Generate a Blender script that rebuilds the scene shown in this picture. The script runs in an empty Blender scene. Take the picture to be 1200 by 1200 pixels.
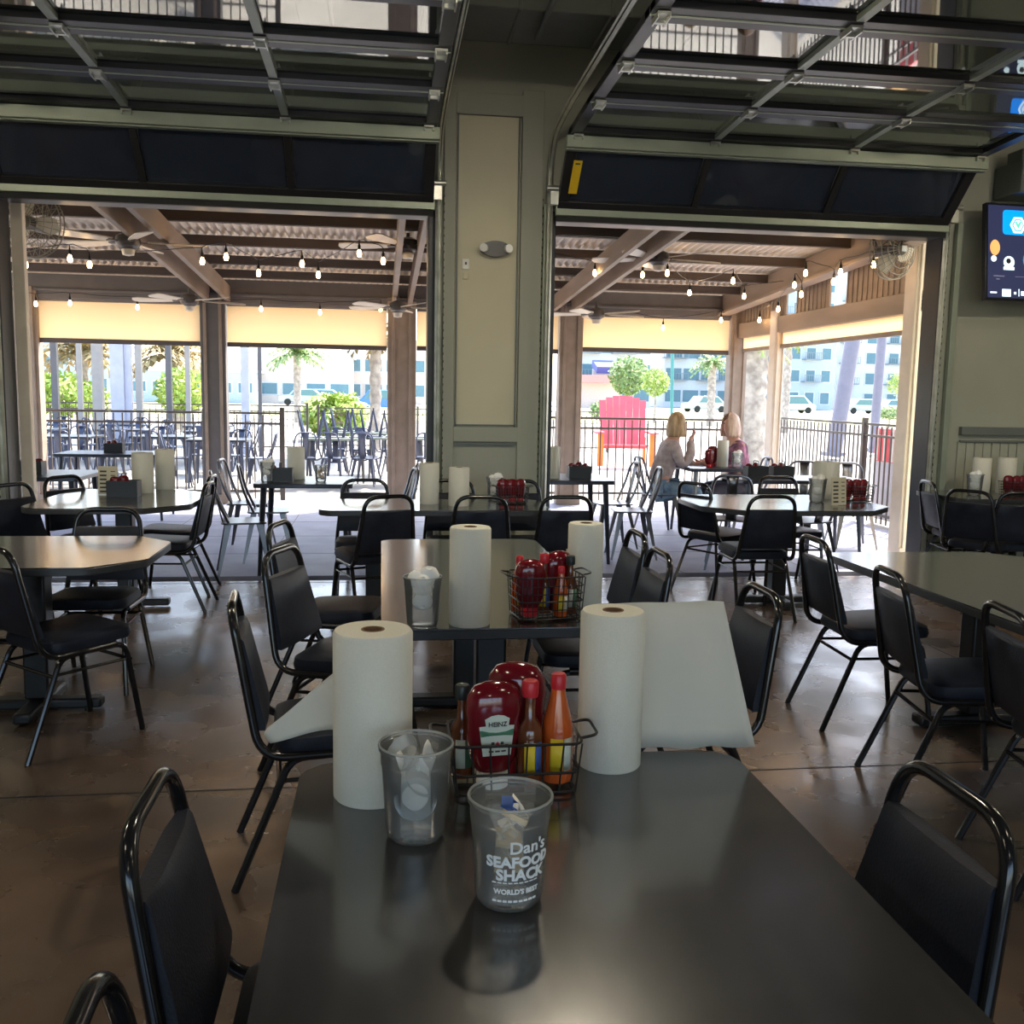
import bpy, bmesh, math, random
from mathutils import Vector, Matrix
random.seed(7)
PI = math.pi
col = bpy.context.scene.collection
# ---------------------------------------------------------------- camera
F_PX = 1120.0
CAM_H = 1.52
yaw, pitch, roll = math.radians(7.85), math.radians(7.07), math.radians(1.03)
fw = Vector((math.sin(yaw)*math.cos(pitch), math.cos(yaw)*math.cos(pitch), -math.sin(pitch)))
rt0 = Vector((math.cos(yaw), -math.sin(yaw), 0)); up0 = rt0.cross(fw)
rt = rt0*math.cos(roll) + up0*math.sin(roll); up = rt.cross(fw)
CP = Vector((0, 0, CAM_H))
cd = bpy.data.cameras.new('camera'); cam = bpy.data.objects.new('camera', cd); col.objects.link(cam)
cd.sensor_width = 36; cd.sensor_fit = 'HORIZONTAL'; cd.lens = 36*F_PX/1200; cd.clip_end = 1000; cd.clip_start = .02
cam.matrix_world = Matrix((( rt.x, up.x, -fw.x, 0), (rt.y, up.y, -fw.y, 0), (rt.z, up.z, -fw.z, CAM_H), (0,0,0,1)))
bpy.context.scene.camera = cam
def ray(px, py): return fw*F_PX + rt*(px-600) - up*(py-600)
def on_z(px, py, z=0.0):
    d = ray(px, py); return CP + d*((z-CAM_H)/d.z)
def on_y(px, py, y):
    d = ray(px, py); return CP + d*(y/d.y)
# ---------------------------------------------------------------- materials
MATS = {}
def mat(name, c, rough=.5, metal=0, noise=None, bump=None, trans=0, emit=None, estr=1, spec=.5, coat=0, scale=(1,1,1), alpha=1, ior=1.45):
    m = bpy.data.materials.new(name); m.use_nodes = True; nt = m.node_tree; N = nt.nodes; L = nt.links
    b = N['Principled BSDF']; c4 = (*c, 1)
    b.inputs['Base Color'].default_value = c4; b.inputs['Roughness'].default_value = rough
    b.inputs['Metallic'].default_value = metal; b.inputs['Transmission Weight'].default_value = trans
    b.inputs['Specular IOR Level'].default_value = spec; b.inputs['Coat Weight'].default_value = coat
    b.inputs['Coat Roughness'].default_value = .1; b.inputs['IOR'].default_value = ior; b.inputs['Alpha'].default_value = alpha
    if emit: b.inputs['Emission Color'].default_value = (*emit, 1); b.inputs['Emission Strength'].default_value = estr
    tc = N.new('ShaderNodeTexCoord'); mp = N.new('ShaderNodeMapping'); mp.inputs['Scale'].default_value = scale
    L.new(tc.outputs['Object'], mp.inputs[0])
    if noise is None: noise = (c, tuple(min(1, v*1.12+.002) for v in c), 6)
    c1, c2, sc = noise
    n = N.new('ShaderNodeTexNoise'); n.inputs['Scale'].default_value = sc; n.inputs['Detail'].default_value = 6
    L.new(mp.outputs[0], n.inputs['Vector'])
    r = N.new('ShaderNodeValToRGB'); r.color_ramp.elements[0].position = .35; r.color_ramp.elements[1].position = .68
    r.color_ramp.elements[0].color = (*c1, 1); r.color_ramp.elements[1].color = (*c2, 1)
    L.new(n.outputs['Fac'], r.inputs[0]); L.new(r.outputs[0], b.inputs['Base Color'])
    if bump:
        n2 = N.new('ShaderNodeTexNoise'); n2.inputs['Scale'].default_value = bump[1]; n2.inputs['Detail'].default_value = 4
        L.new(mp.outputs[0], n2.inputs['Vector'])
        bp = N.new('ShaderNodeBump'); bp.inputs['Strength'].default_value = bump[0]; bp.inputs['Distance'].default_value = .01
        L.new(n2.outputs['Fac'], bp.inputs['Height']); L.new(bp.outputs[0], b.inputs['Normal'])
    MATS[name] = m; return m
def translucent(name, c, w=.6):
    m = bpy.data.materials.new(name); m.use_nodes = True; nt = m.node_tree; N = nt.nodes; L = nt.links; N.clear()
    o = N.new('ShaderNodeOutputMaterial'); d = N.new('ShaderNodeBsdfDiffuse'); t = N.new('ShaderNodeBsdfTranslucent'); x = N.new('ShaderNodeMixShader')
    n = N.new('ShaderNodeTexNoise'); n.inputs['Scale'].default_value = 3
    r = N.new('ShaderNodeValToRGB'); r.color_ramp.elements[0].color = (*[v*.93 for v in c], 1); r.color_ramp.elements[1].color = (*c, 1)
    L.new(n.outputs['Fac'], r.inputs[0])
    for s in (d, t): L.new(r.outputs[0], s.inputs[0])
    x.inputs[0].default_value = w; L.new(d.outputs[0], x.inputs[1]); L.new(t.outputs[0], x.inputs[2]); L.new(x.outputs[0], o.inputs[0])
    MATS[name] = m; return m
def plastic_film(name, c, opac=.4):
    m = bpy.data.materials.new(name); m.use_nodes = True; nt = m.node_tree; N = nt.nodes; L = nt.links; N.clear()
    o = N.new('ShaderNodeOutputMaterial'); tr = N.new('ShaderNodeBsdfTransparent'); d = N.new('ShaderNodeBsdfDiffuse'); t = N.new('ShaderNodeBsdfTranslucent')
    g = N.new('ShaderNodeBsdfGlossy'); g.inputs['Roughness'].default_value = .15
    fr = N.new('ShaderNodeFresnel'); fr.inputs[0].default_value = 1.45
    n = N.new('ShaderNodeTexNoise'); n.inputs['Scale'].default_value = 9
    r = N.new('ShaderNodeValToRGB'); r.color_ramp.elements[0].color = (*[v*.92 for v in c], 1); r.color_ramp.elements[1].color = (*c, 1)
    L.new(n.outputs['Fac'], r.inputs[0]); L.new(r.outputs[0], d.inputs[0]); L.new(r.outputs[0], t.inputs[0])
    a = N.new('ShaderNodeMixShader'); a.inputs[0].default_value = .5; L.new(d.outputs[0], a.inputs[1]); L.new(t.outputs[0], a.inputs[2])
    b = N.new('ShaderNodeMixShader'); b.inputs[0].default_value = opac; L.new(tr.outputs[0], b.inputs[1]); L.new(a.outputs[0], b.inputs[2])
    e = N.new('ShaderNodeMixShader'); L.new(fr.outputs[0], e.inputs[0]); L.new(b.outputs[0], e.inputs[1]); L.new(g.outputs[0], e.inputs[2]); L.new(e.outputs[0], o.inputs[0])
    MATS[name] = m; return m
tube_m = mat('black_gloss_tube', (.008,.008,.009), .16, spec=.6)
vinyl = mat('black_vinyl', (.01,.013,.022), .48, spec=.25, noise=((.009,.011,.019),(.013,.017,.028),14), bump=(.12,180))
tabletop = mat('dark_laminate', (.02,.02,.02), .2, ior=1.75, coat=.5, noise=((.016,.016,.016),(.034,.033,.031),5), scale=(7,.7,1), spec=.7)
edge_m = mat('table_edge', (.03,.032,.036), .35)
iron = mat('black_iron', (.01,.01,.011), .35)
concrete = mat('stained_concrete', (.1,.07,.05), .27, noise=((.05,.038,.03),(.16,.105,.07),1.3), bump=(.12,5), spec=.6, ior=1.7)
def floor_rough():
    nt = concrete.node_tree; N = nt.nodes; L = nt.links; n = N.new('ShaderNodeTexNoise'); n.inputs['Scale'].default_value = 2.4; n.inputs['Detail'].default_value = 8
    tc = N.new('ShaderNodeTexCoord'); L.new(tc.outputs['Object'], n.inputs['Vector'])
    mr = N.new('ShaderNodeMapRange'); mr.inputs[1].default_value = .3; mr.inputs[2].default_value = .7; mr.inputs[3].default_value = .17; mr.inputs[4].default_value = .36
    L.new(n.outputs['Fac'], mr.inputs[0]); L.new(mr.outputs[0], N['Principled BSDF'].inputs['Roughness'])
floor_rough()
patio_m = mat('patio_paver', (.25,.26,.34), .6, spec=.35, noise=((.22,.23,.3),(.28,.29,.37),3), bump=(.1,30))
pave = mat('pale_pavement', (.34,.32,.28), .85, noise=((.27,.25,.21),(.42,.39,.34),.5))
lawn_m = mat('dry_lawn', (.42,.43,.22), .9, noise=((.36,.4,.16),(.58,.54,.34),.25))
asphalt = mat('sandy_road', (.5,.48,.42), .9, noise=((.46,.44,.38),(.58,.55,.48),.1))
wall_m = mat('sage_paint', (.35,.36,.29), .5, noise=((.34,.35,.28),(.365,.37,.3),2))
panel_m = mat('light_sage_panel', (.6,.555,.4), .5, noise=((.58,.54,.385),(.62,.575,.415),2))
trimgrey = mat('grey_green_trim', (.13,.145,.135), .45)
ceil_m = mat('dark_ceiling', (.075,.08,.065), .6)
steel = mat('galvanised_steel', (.5,.5,.46), .35, metal=.85, noise=((.42,.43,.38),(.6,.6,.55),9))
zinc = mat('dull_zinc_paint', (.3,.34,.27), .4, metal=.3)
navyglass = mat('dark_reflection_glass', (.1,.13,.2), .05, trans=.75, ior=1.5)  # navy stands in for the dark interior reflected in the hanging section
darkframe = mat('dark_door_frame', (.02,.02,.022), .35)
jamb_m = mat('black_jamb', (.025,.028,.035), .4)
glass = mat('door_glass', (.75,.8,.8), .02, trans=1, ior=1.5)
glass.node_tree.nodes['Principled BSDF'].inputs['Base Color'].default_value = (.5,.55,.55,1)
for l in list(glass.node_tree.links):
    if l.to_socket.name == 'Base Color': glass.node_tree.links.remove(l)
wood = mat('taupe_beam_paint', (.34,.26,.2), .55, noise=((.3,.23,.175),(.38,.29,.225),6), scale=(1,.2,1))
postm = mat('grey_brown_post', (.135,.12,.115), .5)
creamwood = mat('cream_post', (.82,.7,.56), .5)
joistm = mat('dark_joist', (.09,.065,.055), .6)
sheet_m = mat('corrugated_metal', (.78,.68,.56), .45, metal=.0, noise=((.72,.62,.5),(.82,.72,.6),4))
shade_m = translucent('cream_roller_shade', (.97,.79,.56), .72)
shade_bar = mat('shade_bottom_bar', (.1,.08,.07), .5)
paper = mat('paper_towel', (.7,.68,.58), .9, noise=((.685,.665,.565),(.715,.695,.6),240), bump=(.2,420))
paper_thin = translucent('loose_towel_sheet', (.78,.76,.68), .3)
core_m = mat('cardboard_core', (.18,.1,.05), .9)
cup_m = plastic_film('clear_cup_plastic', (.95,1,1), .15)
rim_m = plastic_film('cup_rim_plastic', (.85,.9,.9), .5)
ink = mat('white_ink', (.75,.77,.76), .5)
napk = mat('white_napkin', (.8,.79,.74), .8)
yolk = mat('cracker_wrapper', (.55,.4,.2), .45)
ketch = mat('ketchup_red', (.13,.005,.01), .14, coat=.4)
capred = mat('red_cap', (.5,.02,.03), .35)
capblk = mat('black_cap', (.012,.02,.02), .4)
capwht = mat('white_cap', (.75,.75,.7), .4)
hots = mat('orange_hot_sauce', (.5,.09,.015), .15, coat=.5)
browns = mat('brown_sauce', (.12,.035,.012), .12, coat=.5)
labw = mat('pale_label', (.55,.6,.52), .5)
laby = mat('yellow_label', (.75,.55,.03), .5)
labb = mat('blue_label', (.05,.12,.4), .5)
labg = mat('green_label', (.05,.16,.09), .5)
black_caddy = mat('black_caddy_box', (.02,.022,.028), .4)
card = mat('menu_card', (.55,.5,.36), .6)
cardink = mat('dark_print', (.04,.035,.03), .6)
fanm = mat('fan_blade_grey', (.7,.62,.5), .4)
fandark = mat('fan_motor_dark', (.1,.085,.075), .4)
cage_m = mat('fan_cage_wire', (.3,.26,.2), .4, metal=.5)
bulb_m = mat('warm_bulb', (1,.75,.4), .3, emit=(1,.62,.26), estr=16)
gun = mat('gunmetal', (.13,.13,.14), .28, metal=.9)
gun2 = mat('dark_gunmetal', (.05,.055,.07), .3, metal=.7)
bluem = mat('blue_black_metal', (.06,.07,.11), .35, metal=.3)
fence_m = mat('bronze_fence', (.09,.075,.065), .5)
leaf_y = mat('bright_leaf', (.3,.42,.06), .6, noise=((.2,.32,.04),(.5,.58,.12),2))
leaf_g = mat('pale_leaf', (.24,.36,.1), .6, noise=((.14,.24,.06),(.4,.5,.2),2))
leaf_b = mat('brown_frond', (.34,.24,.1), .7, noise=((.22,.16,.06),(.5,.38,.16),2))
bark = mat('palm_bark', (.42,.36,.28), .9, noise=((.3,.25,.2),(.58,.5,.4),6), bump=(.8,12))
redch = mat('coral_paint', (.85,.12,.14), .5)
orangep = mat('orange_paint', (.9,.2,.03), .5)
bw = mat('white_stucco', (.55,.57,.57), .8)
bt = mat('pale_blue_stucco', (.4,.47,.52), .8)
bb = mat('beige_stucco', (.62,.53,.45), .8)
winm = mat('building_window', (.1,.2,.24), .15)
railm = mat('balcony_rail', (.2,.24,.26), .5)
pinkroof = mat('coral_awning', (.65,.25,.22), .7)
navyaw = mat('navy_awning', (.07,.1,.3), .7)
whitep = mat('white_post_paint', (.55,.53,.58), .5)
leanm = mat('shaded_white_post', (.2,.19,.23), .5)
beigep = mat('beige_post_paint', (.4,.35,.3), .6)
carw = mat('white_car_paint', (.7,.72,.74), .25, coat=.5)
carb = mat('blue_car_paint', (.06,.18,.5), .25, coat=.5)
cars_ = mat('silver_car_paint', (.4,.42,.45), .25, coat=.5)
tyre = mat('tyre', (.02,.02,.02), .8)
teal = mat('teal_pole_paint', (.08,.28,.25), .5)
skin = mat('skin', (.55,.3,.22), .5)
hair_m = mat('blonde_hair', (.5,.33,.17), .5, noise=((.34,.2,.1),(.68,.5,.3),30), scale=(1,1,.15))
hair2_m = mat('pinkish_blonde_hair', (.6,.42,.33), .5, noise=((.45,.27,.22),(.8,.64,.5),30), scale=(1,1,.15))
sweat = mat('beige_mauve_sweater', (.42,.34,.33), .9, noise=((.36,.28,.28),(.5,.42,.4),20))
sleeve = mat('pale_pink_cloth', (.72,.52,.62), .8)
denim = mat('light_denim', (.12,.2,.3), .8, noise=((.09,.15,.24),(.2,.3,.4),15))
floral = mat('floral_top', (.05,.04,.06), .8, noise=((.03,.025,.04),(.6,.22,.32),9))
darkcloth = mat('dark_trousers', (.05,.045,.06), .8)
tvframe = mat('tv_bezel', (.01,.012,.018), .3)
def em(name, c, s=1): return mat(name, c, .4, emit=c, estr=s, noise=(c, tuple(v*1.05 for v in c), 4))
tv_bg = em('tv_dark_blue', (.012,.014,.035), .9); tv_blue = em('tv_blue_banner', (.0,.2,.8), .8); tv_wht = em('tv_white', (.6,.75,.8), .8)
tv_grn = em('tv_green', (.05,.4,.25), .8); tv_skin = em('tv_face', (.3,.13,.1), .8); tv_teal = em('tv_teal_shirt', (.02,.2,.3), .8)
tv_or = em('tv_orange', (.6,.25,.08), .8); tv_pink = em('tv_pink', (.7,.08,.15), .9); tv_hair = em('tv_hair', (.012,.008,.01), .6); tv_grey = em('tv_grey', (.08,.08,.12), .8)
yell = mat('yellow_sticker', (.75,.5,.02), .5)
lens_m = mat('lamp_lens', (.75,.75,.72), .2)
fillglow = mat('fill_lamp_glow', (1,.9,.75), .5, emit=(1,.88,.68), estr=250)  # glow of the added fill lamps
lampglow = mat('ceiling_lamp_glow', (1,.9,.75), .5, emit=(1,.86,.66), estr=10)
# ---------------------------------------------------------------- mesh builder
class MB:
    def __init__(s): s.v = []; s.f = []; s.mi = []; s.mats = []
    def m(s, material):
        if material is None: return 0
        if material not in s.mats: s.mats.append(material)
        return s.mats.index(material)
    def add(s, vs, fs, material=None):
        o = len(s.v); k = s.m(material); s.v += [tuple(v) for v in vs]
        for f in fs: s.f.append(tuple(i+o for i in f)); s.mi.append(k)
        return s
    def box(s, c, d, rz=0, rx=0, ry=0, material=None):
        R = Matrix.Rotation(rz, 3, 'Z') @ Matrix.Rotation(ry, 3, 'Y') @ Matrix.Rotation(rx, 3, 'X'); c = Vector(c)
        vs = [c + R @ Vector((x*d[0]/2, y*d[1]/2, z*d[2]/2)) for x in (-1,1) for y in (-1,1) for z in (-1,1)]
        return s.add(vs, [(0,1,3,2),(4,6,7,5),(0,4,5,1),(2,3,7,6),(0,2,6,4),(1,5,7,3)], material)
    def tube(s, pts, r, n=8, closed=False, material=None, ref=None):
        pts = [Vector(p) for p in pts]; N = len(pts); rs = r if isinstance(r, (list, tuple)) else [r]*N
        vs = []; nrm = None
        for i, p in enumerate(pts):
            a = pts[(i-1) % N] if (closed or i) else p; b = pts[(i+1) % N] if (closed or i < N-1) else p
            t = (b-a).normalized()
            if nrm is None:
                h = Vector((0,0,1)) if abs(t.z) < .9 else Vector((1,0,0)); nrm = t.cross(h).normalized()
            nrm = (nrm - t*nrm.dot(t)).normalized(); bn = t.cross(nrm)
            for k in range(n):
                q = 2*PI*k/n; vs.append(p + (nrm*math.cos(q) + bn*math.sin(q))*rs[i])
        fs = [(i*n+k, ((i+1) % N)*n+k, ((i+1) % N)*n+(k+1) % n, i*n+(k+1) % n) for i in range(N if closed else N-1) for k in range(n)]
        if not closed: fs += [tuple(range(n)), tuple((N-1)*n+k for k in reversed(range(n)))]
        return s.add(vs, fs, material)
    def lathe(s, prof, c=(0,0,0), n=24, sx=1, sy=1, close=False, material=None, M=None):
        vs = []; c = Vector(c); K = len(prof)
        for r, z in prof:
            for k in range(n):
                q = 2*PI*k/n; p = Vector((r*math.cos(q)*sx, r*math.sin(q)*sy, z))
                if M: p = M @ p
                vs.append(c+p)
        fs = [(i*n+k, i*n+(k+1) % n, ((i+1) % K)*n+(k+1) % n, ((i+1) % K)*n+k) for i in range(K if close else K-1) for k in range(n)]
        if not close:
            if prof[0][0] > 1e-4: fs.append(tuple(reversed(range(n))))
            if prof[-1][0] > 1e-4: fs.append(tuple((K-1)*n+k for k in range(n)))
        return s.add(vs, fs, material)
    def prism(s, out, z0, z1, M=None, material=None):
        n = len(out); vs = [Vector((x, y, z0)) for x, y in out] + [Vector((x, y, z1)) for x, y in out]
        if M: vs = [M @ v for v in vs]
        return s.add(vs, [tuple(reversed(range(n))), tuple(range(n, 2*n))] + [(i, (i+1) % n, n+(i+1) % n, n+i) for i in range(n)], material)
    def build(s, name, material=None, parent=None, smooth=True, bevel=0, loc=(0,0,0), rz=0):
        me = bpy.data.meshes.new(name); me.from_pydata(s.v, [], s.f)
        if s.mats and material is None:
            for x in s.mats: me.materials.append(x)
            me.polygons.foreach_set('material_index', s.mi)
        else:
            me.materials.append(material)
        me.update(); bm = bmesh.new(); bm.from_mesh(me); bmesh.ops.recalc_face_normals(bm, faces=bm.faces); bm.to_mesh(me); bm.free()
        if smooth: me.shade_smooth(); me.set_sharp_from_angle(angle=math.radians(38))
        o = bpy.data.objects.new(name, me); col.objects.link(o); o.location = loc; o.rotation_euler.z = rz
        if parent: o.parent = parent
        if bevel:
            b = o.modifiers.new('bevel', 'BEVEL'); b.width = bevel; b.segments = 2; b.limit_method = 'ANGLE'
        return o
def tag(o, label=None, cat=None, group=None, kind=None):
    if label: o['label'] = label
    if cat: o['category'] = cat
    if group: o['group'] = group
    if kind: o['kind'] = kind
    return o
def thing(name, label, cat, loc=(0,0,0), rz=0, group=None):
    o = bpy.data.objects.new(name, None); col.objects.link(o); o.location = loc; o.rotation_euler.z = rz; o.empty_display_size = .1
    return tag(o, label, cat, group)
def kids(o): return [c for c in KID.get(o.name, [])]
def copy_tree(o, loc=None, rz=None, label=None, group=None):
    ch = [x for x in bpy.data.objects if x.parent == o]
    c = o.copy(); col.objects.link(c)
    for x in ch:
        d = x.copy(); col.objects.link(d); d.parent = c
        for y in [y for y in bpy.data.objects if y.parent == x]:
            e = y.copy(); col.objects.link(e); e.parent = d
    if loc is not None: c.location = loc
    if rz is not None: c.rotation_euler.z = rz
    if label: c['label'] = label
    if group: c['group'] = group
    return c
def struct(name, mb, m=None, parent=None, **k):
    o = mb.build(name, m, parent, **k)
    if parent is None: o['kind'] = 'structure'
    return o
def fillet(pts, r, n=5):
    pts = [Vector(p) for p in pts]; out = [pts[0]]
    for i in range(1, len(pts)-1):
        p = pts[i]; a = pts[i-1]-p; b = pts[i+1]-p; rr = min(r, a.length*.49, b.length*.49)
        A = p+a.normalized()*rr; B = p+b.normalized()*rr
        for k in range(n+1):
            t = k/n; out.append(A*(1-t)**2 + p*2*t*(1-t) + B*t*t)
    out.append(pts[-1]); return out
def rrect(w, d, r, n=4, cx=0, cy=0):
    o = []
    for sx, sy, a0 in ((1,1,0),(-1,1,PI/2),(-1,-1,PI),(1,-1,1.5*PI)):
        for k in range(n+1):
            a = a0+PI/2*k/n; o.append((cx+sx*(w/2-r)+r*math.cos(a), cy+sy*(d/2-r)+r*math.sin(a)))
    return o
def text_mesh(body, size, fn, name, m, parent, bold=.0):
    cu = bpy.data.curves.new('t', 'FONT'); cu.body = body; cu.size = size; cu.align_x = 'CENTER'; cu.extrude = .0004; cu.offset = bold
    cu.resolution_u = 3
    ob = bpy.data.objects.new('t', cu); col.objects.link(ob); dg = bpy.context.evaluated_depsgraph_get(); dg.update()
    me = bpy.data.meshes.new_from_object(ob.evaluated_get(dg)); bpy.data.objects.remove(ob)
    bm = bmesh.new(); bm.from_mesh(me); bmesh.ops.subdivide_edges(bm, edges=[e for e in bm.edges if e.calc_length() > size*.3], cuts=2)
    for v in bm.verts: v.co = fn(v.co)
    bm.to_mesh(me); bm.free(); me.materials.clear(); me.materials.append(m)
    o = bpy.data.objects.new(name, me); col.objects.link(o); o.parent = parent; return o
# ---------------------------------------------------------------- setting: the room
YW = 7.7
struct('floor', MB().box((0,.35,-.05), (16,14.7,.1)), concrete)
j = MB(); j.box((0,3.6,.0008),(15.8,.008,.0016)); j.box((0,7.62,.0008),(15.8,.01,.0016)); j.box((-2.9,.6,.0008),(.008,13,.0016)); j.box((3.4,.6,.0008),(.008,13,.0016))
struct('trim_1', j, iron)
struct('ceiling', MB().box((0,.35,4.3),(16,14.9,.2)), ceil_m)
dl, dr = -2.86, .42          # left doorway
el, er = 1.31, 4.72          # right doorway
DZ = 2.905
w = MB(); w.box((.5*(dr+el),YW+.1,2.1),(el-dr,.2,4.2))
w.box((.5*(-8+dl),YW+.1,2.1),(dl+8,.2,4.2)); w.box((.5*(8+er),YW+.1,2.1),(8-er,.2,4.2))
w.box((.5*(dl+dr),YW+.1,3.56),(dr-dl,.2,1.3)); w.box((.5*(el+er),YW+.1,3.56),(er-el,.2,1.3))
struct('wall_front', w, wall_m)
w = MB(); w.box((-8,.35,2.1),(.2,14.9,4.2)); struct('wall_left', w, wall_m)
w = MB(); w.box((8,.35,2.1),(.2,14.9,4.2)); struct('wall_right', w, wall_m)
w = MB(); w.box((-6.75,-7,2.1),(2.5,.2,4.2)); w.box((6.75,-7,2.1),(2.5,.2,4.2)); w.box((0,-7,3.85),(11,.2,.7)); w.box((0,-7,.25),(11,.2,.5)); struct('wall_back', w, wall_m)
w = MB()
for k in range(6): w.box((-5.5+2.2*k,-7,2),(.09,.1,3))
w.box((0,-7,2.2),(11,.08,.07)); struct('fill_window_1', w, darkframe)  # unseen rear window, added so daylight fills the room from behind
# column panelling between the doorways
cl, cr = .47, 1.25
w = MB(); z0, z1 = 1.25, 3.66
w.box((.5*(.57+1.08),YW-.008,.5*(z0+z1)),(.51,.016,z1-z0)); struct('trim_2', w, panel_m)
w = MB(); F = YW-.02
w.box((.525,F,2.0),(.09,.05,3.7)); w.box((1.17,F,2.0),(.17,.05,3.7)); w.box((.83,F,1.19),(.52,.05,.12)); w.box((.83,F,3.73),(.52,.05,.16)); w.box((.83,F,.12),(.52,.05,.22))
struct('trim_3', w, wall_m, bevel=.004)
w = MB()
for x in (.585,1.065): w.box((x,YW-.03,2.455),(.014,.02,2.41))
w.box((.825,YW-.03,1.262),(.49,.02,.014)); w.box((.825,YW-.03,3.655),(.49,.02,.014)); w.box((.825,YW-.03,1.115),(.49,.02,.014))
struct('trim_4', w, trimgrey)
# right of the right doorway: chair rail and beadboard
w = MB(); w.box((6.45,YW-.025,1.27),(3.0,.05,.07)); w.box((6.45,YW-.02,1.18),(3.0,.03,.02))
struct('trim_5', w, trimgrey, bevel=.004)
w = MB()
for k in range(38): w.box((4.98+k*.08,YW-.009,.6),(.073,.018,1.16))
struct('trim_6', w, wall_m, bevel=.003)
struct('baseboard_front', MB().box((6.45,YW-.03,.06),(3.0,.04,.12)), trimgrey)
# steel duct under the ceiling above the column
d = MB(); d.box((.8,6.1,3.95),(2.6,.55,.42))
for k in range(5): d.box((-.3+k*.55,6.1,3.95),(.025,.57,.44))
d.box((.95,5.7,3.7),(.03,.9,.03))
tag(d.build('ceiling_duct', ceil_m, bevel=.01), 'boxy dark duct running below the ceiling above the wall column', 'duct')
d = MB().box((5.45,7.5,3.33),(.72,.36,.26)); d.box((5.15,7.45,3.4),(.1,.2,.3))
tag(d.build('wall_speaker', trimgrey, bevel=.012), 'dark grey box mounted high on the wall above the television', 'wall box')
# jambs
w = MB()
for x, s in ((dl,-1),(dr,1),(el,-1),(er,1)):
    w.box((x+s*.03-(s*.06),YW+.1,DZ/2),(.06,.24,DZ)); 
w.box((.5*(dl+dr),YW+.1,DZ+.015),(dr-dl,.24,.07)); w.box((.5*(el+er),YW+.1,DZ+.015),(er-el,.24,.07))
struct('trim_7', w, jamb_m, bevel=.005)
w = MB()
for x in (.44,1.29,4.8): w.box((x,YW-.03,1.5),(.05,.05,3.0))
struct('trim_8', w, zinc, bevel=.004)
# ---------------------------------------------------------------- overhead doors
def glass_door(n, xl, xr):
    root = bpy.data.objects.new('door_%d' % n, None); col.objects.link(root); root['kind'] = 'structure'
    root.location = ((xl+xr)/2, 7.4, 0); ox, oy = root.location.x, root.location.y
    W = xr-xl
    stations = [(7.52,2.93),(7.06,3.40)]
    y, z = 7.06, 3.42
    for k in range(4): y -= .70; z += .012; stations.append((y,z))
    for i in range(5):
        (ya,za),(yb,zb) = stations[i], stations[i+1]; 
        if i: za += .0
        L_ = math.hypot(yb-ya, zb-za); ang = math.atan2(zb-za, -(yb-ya)); my, mz = (ya+yb)/2-oy, (za+zb)/2
        M = Matrix.Translation((0,my,mz)) @ Matrix.Rotation(-ang, 4, 'X')
        def bx(mb, c, d): 
            o = len(mb.v); mb.box(c, d); 
            for q in range(o, len(mb.v)): mb.v[q] = tuple(M @ Vector(mb.v[q]))
        fr = MB(); bx(fr,(0,L_/2-.05,0),(W,.1,.05)); bx(fr,(0,-L_/2+.05,0),(W,.1,.05))
        for x in (-W/2+.04, W/2-.04): bx(fr,(x,0,0),(.08,L_-.01,.048))
        sec = fr.build('door_section', darkframe, root, bevel=.004)
        st = MB()
        for x in (-W/6, W/6): bx(st,(x,0,-.012),(.05,L_-.2,.03))
        st.build('stile', darkframe if i == 0 else zinc, sec)
        g = MB()
        for q in (-1,0,1): bx(g,(q*W/3,0,.008),(W/3-.06,L_-.18,.006))
        g.build('glass_pane', glass if i else navyglass, sec, smooth=False)
        ln = MB(); bx(ln,(0,-L_/2+.004,-.027),(W,.008,.006)); bx(ln,(0,L_/2-.004,-.027),(W,.008,.006)); ln.build('aluminium_lip', zinc, sec)
        if i:
            for x in (-W/2+.06,-W/6,W/6,W/2-.06):
                h = MB(); 
                bx(h,(x,L_/2-.0,-.035),(.07,.13,.012)); bx(h,(x-.03,L_/2,-.045),(.008,.12,.03)); bx(h,(x+.03,L_/2,-.045),(.008,.12,.03)); bx(h,(x,L_/2+.02,-.05),(.05,.02,.02))
                h.build('hinge', steel, sec)
    b = MB(); b.box((0,7.05-oy,3.33),(W+.04,.05,.085)); b.box((0,7.075-oy,3.28),(W+.04,.06,.012)); b.build('strut', zinc, root, bevel=.004)
    b = MB(); b.box((0,7.5-oy,2.93),(W+.02,.05,.08)); b.box((0,7.46-oy,2.975),(W,.02,.02)); b.build('bottom_rail', zinc, root, bevel=.004)
    b = MB(); b.box((0,7.52-oy,2.87),(W,.04,.04)); b.build('rubber_seal', tyre, root)
    for s in (-1, 1):
        x = s*(W/2+.035)
        path = fillet([(x,7.58-oy,.02),(x,7.56-oy,3.45),(x,6.9-oy,3.52),(x,.6-oy,3.66)], .42, 8)
        t = MB(); t.tube(path, .016, 4); t.tube([p+Vector((s*.025,0,.012)) for p in path], .009, 4); t.build('track', steel, root)
        t = MB()
        for zz in [k*.06+.2 for k in range(48)]: t.box((x+s*.055,7.6-oy,zz),(.006,.006,.02))
        t.build('punched_angle', iron, root)
    for s in (-1, 1):
        t = MB(); t.box((s*(W/2+.03),7.46-oy,3.02),(.06,.05,.12)); t.tube([(s*(W/2),7.44-oy,3.08),(s*(W/2+.09),7.44-oy,3.08)], .022, 10); t.build('roller_bracket', steel, root)
    return root
gd1 = glass_door(1, -2.75, dr-.03); gd2 = glass_door(2, el+.03, 4.58)
p = MB().box((0,0,0),(.065,.003,.28), rx=.8); o = p.build('safety_sticker', yell, gd2, loc=(-3.24/2+.085,7.22-7.4,3.12)); 
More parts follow.
